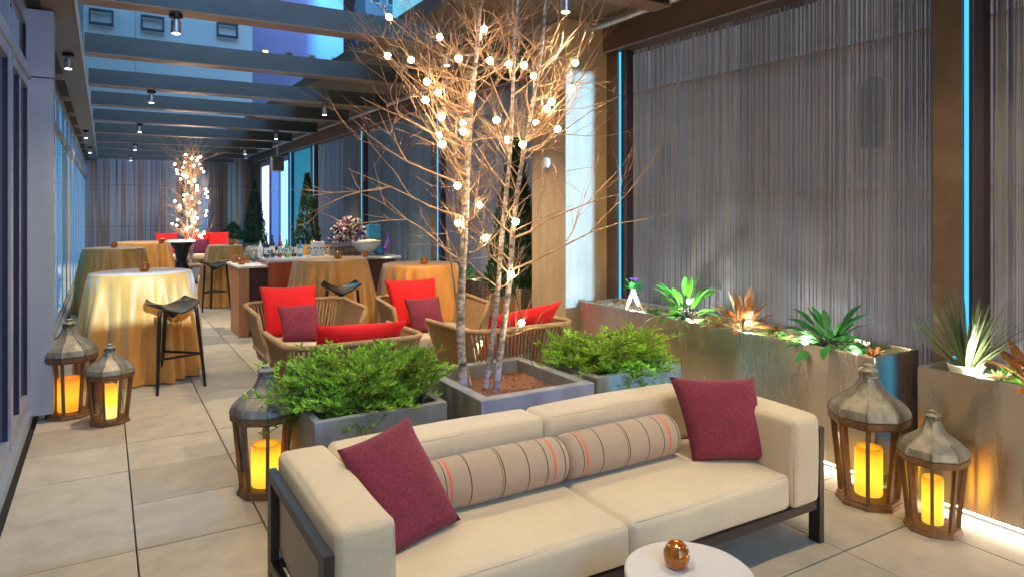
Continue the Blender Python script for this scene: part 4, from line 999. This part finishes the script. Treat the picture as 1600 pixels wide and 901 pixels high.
def glass(x, y, z, h, label):
    o = empty('wine_glass', label, 'glass', (x, y, z), 0, 'glasses on the bar'); b = MB(); b.lathe([(.03,0),(.004,.006),(.004,h*.5),(.026,h*.62),(.033,h*.78),(.028,h),(.026,h),(.03,h*.78),(.022,h*.64),(.001,h*.56)], 12, cap=False); b.build('bowl', M['glassy'], o, True)
BZ = .951
bl = [(1.86,9.5,.27,.036,'navy','dark bottle at the left end of the bar top'),(1.95,9.6,.30,.036,'navy','tallest dark bottle near the ice bucket'),(2.12,9.5,.24,.034,'greenb','lime green bottle on the bar'),
      (2.06,9.62,.29,.034,'mahog','red brown bottle behind the lime one'),(2.24,9.6,.26,.035,'navy','dark bottle right of the lime bottle'),(2.30,9.5,.22,.033,'blue','blue bottle beside the dark ones'),(1.80,9.62,.22,.034,'paper','white bottle at the bar corner')]
for x, y, h, r, m, lab in bl: bottle(x, y, BZ, h, r, m, lab)
ordn = ['first','second','third','fourth','fifth','sixth','seventh','eighth']
for i in range(8): glass(2.36+.085*i, 9.25, BZ, .13, f'{ordn[i]} clear stem glass from the left in the row on the bar')
for i in range(4): glass(1.84+.09*i, 9.18, BZ, .12, f'{ordn[i]} tumbler from the left in front of the bottles')
ib = empty('ice_bucket', 'clear ice bucket among the bottles at the bar corner', 'bucket', (1.72,9.75,.886)); b = MB(); b.lathe([(.09,0),(.12,.2),(.125,.21),(.112,.2),(.085,.02)], 20, cap=False); b.build('bucket_body', M['glassy'], ib, True)
b = MB(); rnd = random.Random(8)
for i in range(30): x, y, z = rnd.uniform(-.07,.07), rnd.uniform(-.07,.07), rnd.uniform(.05,.2); b.box(x-.016,x+.016,y-.016,y+.016,z-.016,z+.016)
b.build('ice', M['paper'], ib)
votive(1.52, 9.35, .886, 'gold votive on the low ledge at the bar corner', .05); votive(1.62, 9.6, .886, 'second gold votive on the bar ledge', .05); votive(1.50, 9.75, .886, 'third gold votive on the bar ledge, farthest back', .05)
votive(3.05, 9.02, .951, 'gold votive at the right end of the bar top', .045)
# flowers and display at the right end
fb = empty('flower_box', 'dark wooden box of mixed flowers on the bar', 'flower box', (2.98, 9.5, BZ))
b = MB(); b.box(-.24,.24,-.1,.1,0,.13); b.build('crate', M['lwood'], fb)
for m_, n_, sd in (('rose',150,1),('paper',240,2),('leaf',130,3),('violet',60,4)):
    rnd = random.Random(sd); b = MB()
    for i in range(n_):
        a = rnd.uniform(0,6.28); e = rnd.uniform(0,1.5); r = rnd.uniform(.10,.32); p = Vector((.95*r*math.cos(a)*math.cos(e), .6*r*math.sin(a)*math.cos(e), .15+1.15*r*math.sin(e)+.03))
        for q in range(3):
            d1 = Vector((rnd.uniform(-1,1),rnd.uniform(-1,1),rnd.uniform(-1,1))).normalized()*.02; d2 = Vector((rnd.uniform(-1,1),rnd.uniform(-1,1),rnd.uniform(-1,1))).normalized()*.02
            b.add([p-d1,p+d2,p+d1,p-d2], [(0,1,2,3)])
    b.build({'rose':'red_flowers','paper':'white_flowers','leaf':'leaves','violet':'violet_flowers'}[m_], M[m_], fb)['kind'] = 'stuff'
bx = empty('gift_box', 'bright blue box on the bar beside the flowers', 'box', (3.26, 9.28, 1.20)); b = MB(); b.box(-.085,.085,-.05,.05,0,.16); b.build('body', M['blue'], bx); b = MB(); b.box(-.09,.09,-.055,.055,.161,.18); b.build('lid', M['blue'], bx)
bs = empty('serving_bowl', 'wide pale bowl piled with white linen on the bar', 'bowl', (3.20, 9.42, BZ)); b = MB(); b.lathe([(.06,0),(.1,.03),(.2,.14),(.22,.2),(.205,.2),(.18,.14),(.01,.04)], 28, cap=False); b.build('bowl_body', M['bartop'], bs, True)
b = MB(); b.cushion(-.14,.14,-.1,.1,.14,.21,.03,.01,4); b.build('linen', M['paper'], bs, True, merge=True)
dd = empty('display_plate', 'dark curved centrepiece with blue accents right of the bowl', 'centrepiece', (3.42, 9.4, BZ)); b = MB(); b.tube(resample([(0,0,0),(.07,0,.1),(.11,0,.22),(.06,0,.33)], 8), [.03,.03,.028,.025,.02,.018,.014,.01,.004], 8); b.build('curl', M['violet'], dd, True)
b = MB(); b.cushion(-.09,.01,-.05,.05,0,.12,.02,0,3); b.build('base', M['blue'], dd, True, merge=True)
nb = empty('napkin_stack', 'white menus standing on the bar top beside the glasses', 'menus', (2.55, 9.55, BZ)); b = MB(); b.box(-.09,.09,-.02,.02,0,.2); b.build('card', M['paper'], nb)

# ---------------------------------------------------------------- far seating
bn = empty('garden_bench', 'far bench with pale seat in front of the end wall', 'bench', (0,0,0))
b = MB(); b.box(.9, 3.0, 18.2, 18.9, 0, .38); b.build('base', M['lwood'], bn)
b = MB(); b.cushion(.9, 3.0, 18.15, 18.9, .381, .5, .04, .01, 6); b.build('seat_pad', M['seatpad'], bn, True, merge=True)
b = MB(); b.box(.9, 3.0, 18.901, 19.0, 0, .8); b.build('backrest', M['lwood'], bn)
for i, (x, w_, m_, lab) in enumerate(((1.32,.5,'red','far red cushion left of the lit birch'),(1.98,.62,'red','far red cushion right of the lit birch'),(2.5,.5,'red','farthest right red cushion on the far bench'))):
    pillow('bench_pillow', (x-w_/2,18.85,1.02), (x+w_/2,18.85,1.02), (x+w_/2,18.65,.5), (x-w_/2,18.65,.5), .09, M[m_], lab)
pillow('bench_pillow', (1.85,18.6,.85), (2.25,18.6,.85), (2.25,18.48,.5), (1.85,18.48,.5), .07, M['purple'], 'dark purple cushion in front of the far red one')
hg = empty('hourglass_table', 'black hourglass cocktail table with white top, candle light painted as glow, in front of the red seats', 'table', (1.43, 16.3, 0))
b = MB(); b.lathe([(.33,0),(.16,.3),(.10,.5),(.16,.75),(.26,.9)], 24); b.build('cover', M['black'], hg, True)
b = MB(); b.lathe([(.27,.9),(.28,.905),(.28,.93),(.27,.935)], 24); b.build('tabletop', mat('candlelit_glow_top', (.8,.75,.65), .4, emit=1.0, ec=(1,.8,.55)), hg, True, auto=40)  # candle light on the tabletop painted as emission
tb = empty('side_table', 'low wooden table behind the distant stool', 'table', (2.05, 16.2, 0)); b = MB(); b.box(-.5,.35,-.25,.25,.36,.4); b.build('tabletop', M['lwood'], tb)
for sx in (-.46,.31):
    for sy in (-.21,.21): b = MB(); b.box(sx-.02,sx+.02,sy-.02,sy+.02,0,.359); b.build('leg', M['lwood'], tb)
